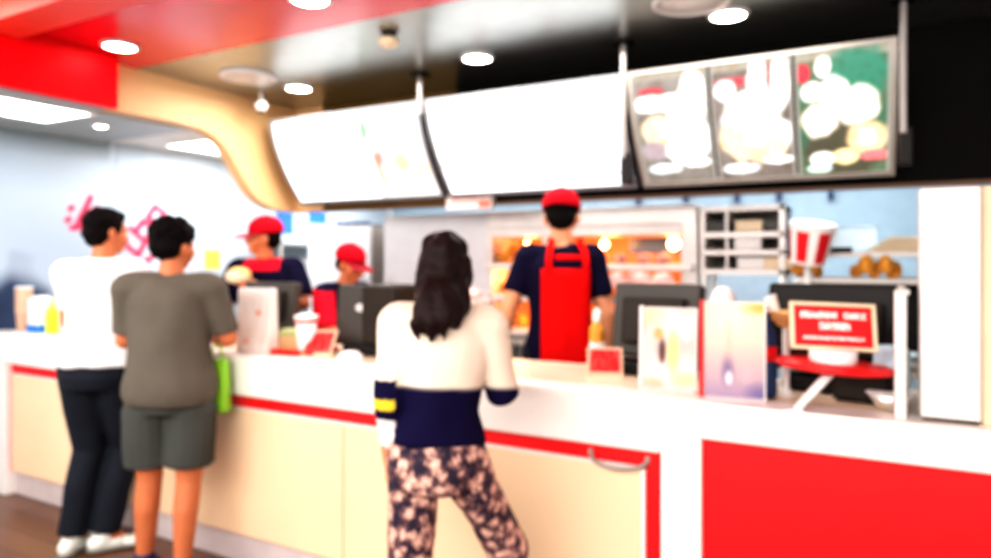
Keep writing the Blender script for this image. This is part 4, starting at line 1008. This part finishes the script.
# cashier at the left
r_, T_, HM_, SH_, EL_, WR_ = person('cashier in red cap looking left holding a wrapped bun', 1.71, (-3.33, 3.10, 0), R(203), dict(
    hyaw=-66, hpitch=2, lean=3, shoulders=1.08, cap=1, girth=1.12,
    elbow={-1: (-.27, .08, 1.15), 1: (.26, .02, 1.12)}, wrist={-1: (-.08, .235, 1.22), 1: (.21, .22, 1.06)}, palm={-1: (.6,0,.6), 1: (-.6,0,.6)}, thumb={-1: (0,0,1), 1: (0,0,1)}, curl={-1: 30, 1: 30},
    knee={-1: (-.10, .02, .49), 1: (.10, .02, .49)}, ankle={-1: (-.11, -.02, .083), 1: (.11, -.02, .083)},
    hair='undercap', top=dict(mat=M['vcloth'], hem=-.06, sleeve=.80, sr=.070, grow=.020, colour=polo, name='polo_shirt', collar=M['capred']),
    legs=dict(kind='long', mat=M['blacktr'], name='trousers'), shoe=M['blackp']))
ap = wrap_patch('apron', T_, (-.12,.12), (-.25,.34), .038, M['apron'], r_, back=False)
hp = (r_.matrix_basis @ V((.05, .275, 1.33)))
t = thing('wrapped_bun', 'round bun in white wrapper held by the cashier looking left', 'food', hp, R(20))
bm = bmesh.new(); ell(bm, (0,0,.0), (.075,.055,.05)); build('bun', bm, M['bun'], t, smooth=True)
bm = bmesh.new(); ell(bm, (.0,.0,-.008), (.082,.062,.048)); bmesh.ops.bisect_plane(bm, geom=bm.verts[:]+bm.edges[:]+bm.faces[:], plane_co=(0,0,.008), plane_no=(.3,.3,1), clear_outer=True); build('wrapper', bm, M['cream'], t, smooth=True)
# bending cashier
r_, T_, HM_, SH_, EL_, WR_ = person('cashier in red cap bending down behind the dark register', 1.57, (-2.83, 3.20, 0), R(-97), dict(
    hyaw=8, hpitch=12, lean=14, shoulders=1.0, cap=1, pelvis=(0, -.06, .90),
    elbow={-1: (-.27, .18, 1.10), 1: (.27, .18, 1.10)}, wrist={-1: (-.14, .40, 1.08), 1: (.14, .40, 1.08)}, palm={-1: (0,0,-1), 1: (0,0,-1)}, thumb={-1: (1,0,0), 1: (-1,0,0)},
    knee={-1: (-.10, .03, .48), 1: (.10, .03, .48)}, ankle={-1: (-.11, -.02, .083), 1: (.11, -.02, .083)},
    hair='undercap', top=dict(mat=M['vcloth'], hem=-.06, sleeve=.95, sr=.068, grow=.018, colour=lambda l, c: NV if (l.z > .475 or abs(l.x) < .125) else RDc, name='polo_shirt', collar=M['capred']),
    legs=dict(kind='long', mat=M['blacktr'], name='trousers'), shoe=M['blackp']))

# ------------------------------------------------------------------ light
def area(name, loc, rot, size, sy, power, col=(1,1,1)):
    l = bpy.data.lights.new(name, 'AREA'); l.shape = 'RECTANGLE'; l.size = size; l.size_y = sy; l.energy = power; l.color = col
    o = bpy.data.objects.new(name, l); C.objects.link(o); o.location = loc; o.rotation_euler = rot; return o
area('dining_room_light', (-1.4, -.8, 2.5), (R(38), 0, 0), 4.5, 1.6, 190, (1,.97,.93))
area('dining_room_light', (-3.9, .9, 2.4), (R(20), 0, 0), 1.5, 1.2, 26, (1,.98,.96))
area('alcove_light', (-4.3, 3.6, 2.25), (0, 0, 0), .5, 1.0, 8, (.92,.97,1))
area('alcove_light', (-4.2, 5.2, 2.25), (0, 0, 0), .7, 1.0, 10, (.90,.96,1))
area('kitchen_fill', (-2.1, 5.2, 2.5), (0, 0, 0), 2.2, .8, 26, (.93,.97,1))  # two fill lamps added out of view to brighten the kitchen
area('kitchen_fill', (-.2, 5.2, 2.5), (0, 0, 0), 1.6, .8, 26, (.93,.97,1))
area('counter_light', (-1.8, 3.1, 2.50), (0, 0, 0), 3.4, .5, 34, (1,.96,.9))
for x, y, z in ((-2.1, 4.4, 1.55), (-1.5, 4.4, 1.55), (-1.1, 4.4, 1.55), (-2.2, 4.3, 1.30), (-2.05, 4.3, 1.08), (-1.5, 4.3, 1.08)):
    l = bpy.data.lights.new('heat_glow', 'POINT'); l.energy = 1.4; l.color = (1,.38,.12); l.shadow_soft_size = .05
    o = bpy.data.objects.new('heat_glow', l); C.objects.link(o); o.location = (x, y, z)
w = bpy.data.worlds.new('room_world'); bpy.context.scene.world = w; w.use_nodes = True
w.node_tree.nodes['Background'].inputs[0].default_value = (1, .96, .92, 1); w.node_tree.nodes['Background'].inputs[1].default_value = 1.1

# ------------------------------------------------------------------ camera
cd = bpy.data.cameras.new('camera'); cam = bpy.data.objects.new('camera', cd); C.objects.link(cam)
cam.location = (0, 0, 1.44); cam.rotation_euler = (R(90), 0, R(28.5))
cd.sensor_width = 36; cd.lens = 680 / 991 * 36; cd.shift_y = -21 / 991; cd.clip_start = .05
cd.dof.use_dof = True; cd.dof.focus_distance = .7; cd.dof.aperture_fstop = 3.0
sc = bpy.context.scene; sc.camera = cam
sc.view_settings.view_transform = 'Standard'; sc.view_settings.look = 'High Contrast'
sc.view_settings.exposure = .33; sc.view_settings.gamma = 1.0
sc.cycles.use_denoising = True; sc.cycles.max_bounces = 8; sc.cycles.sample_clamp_indirect = 8
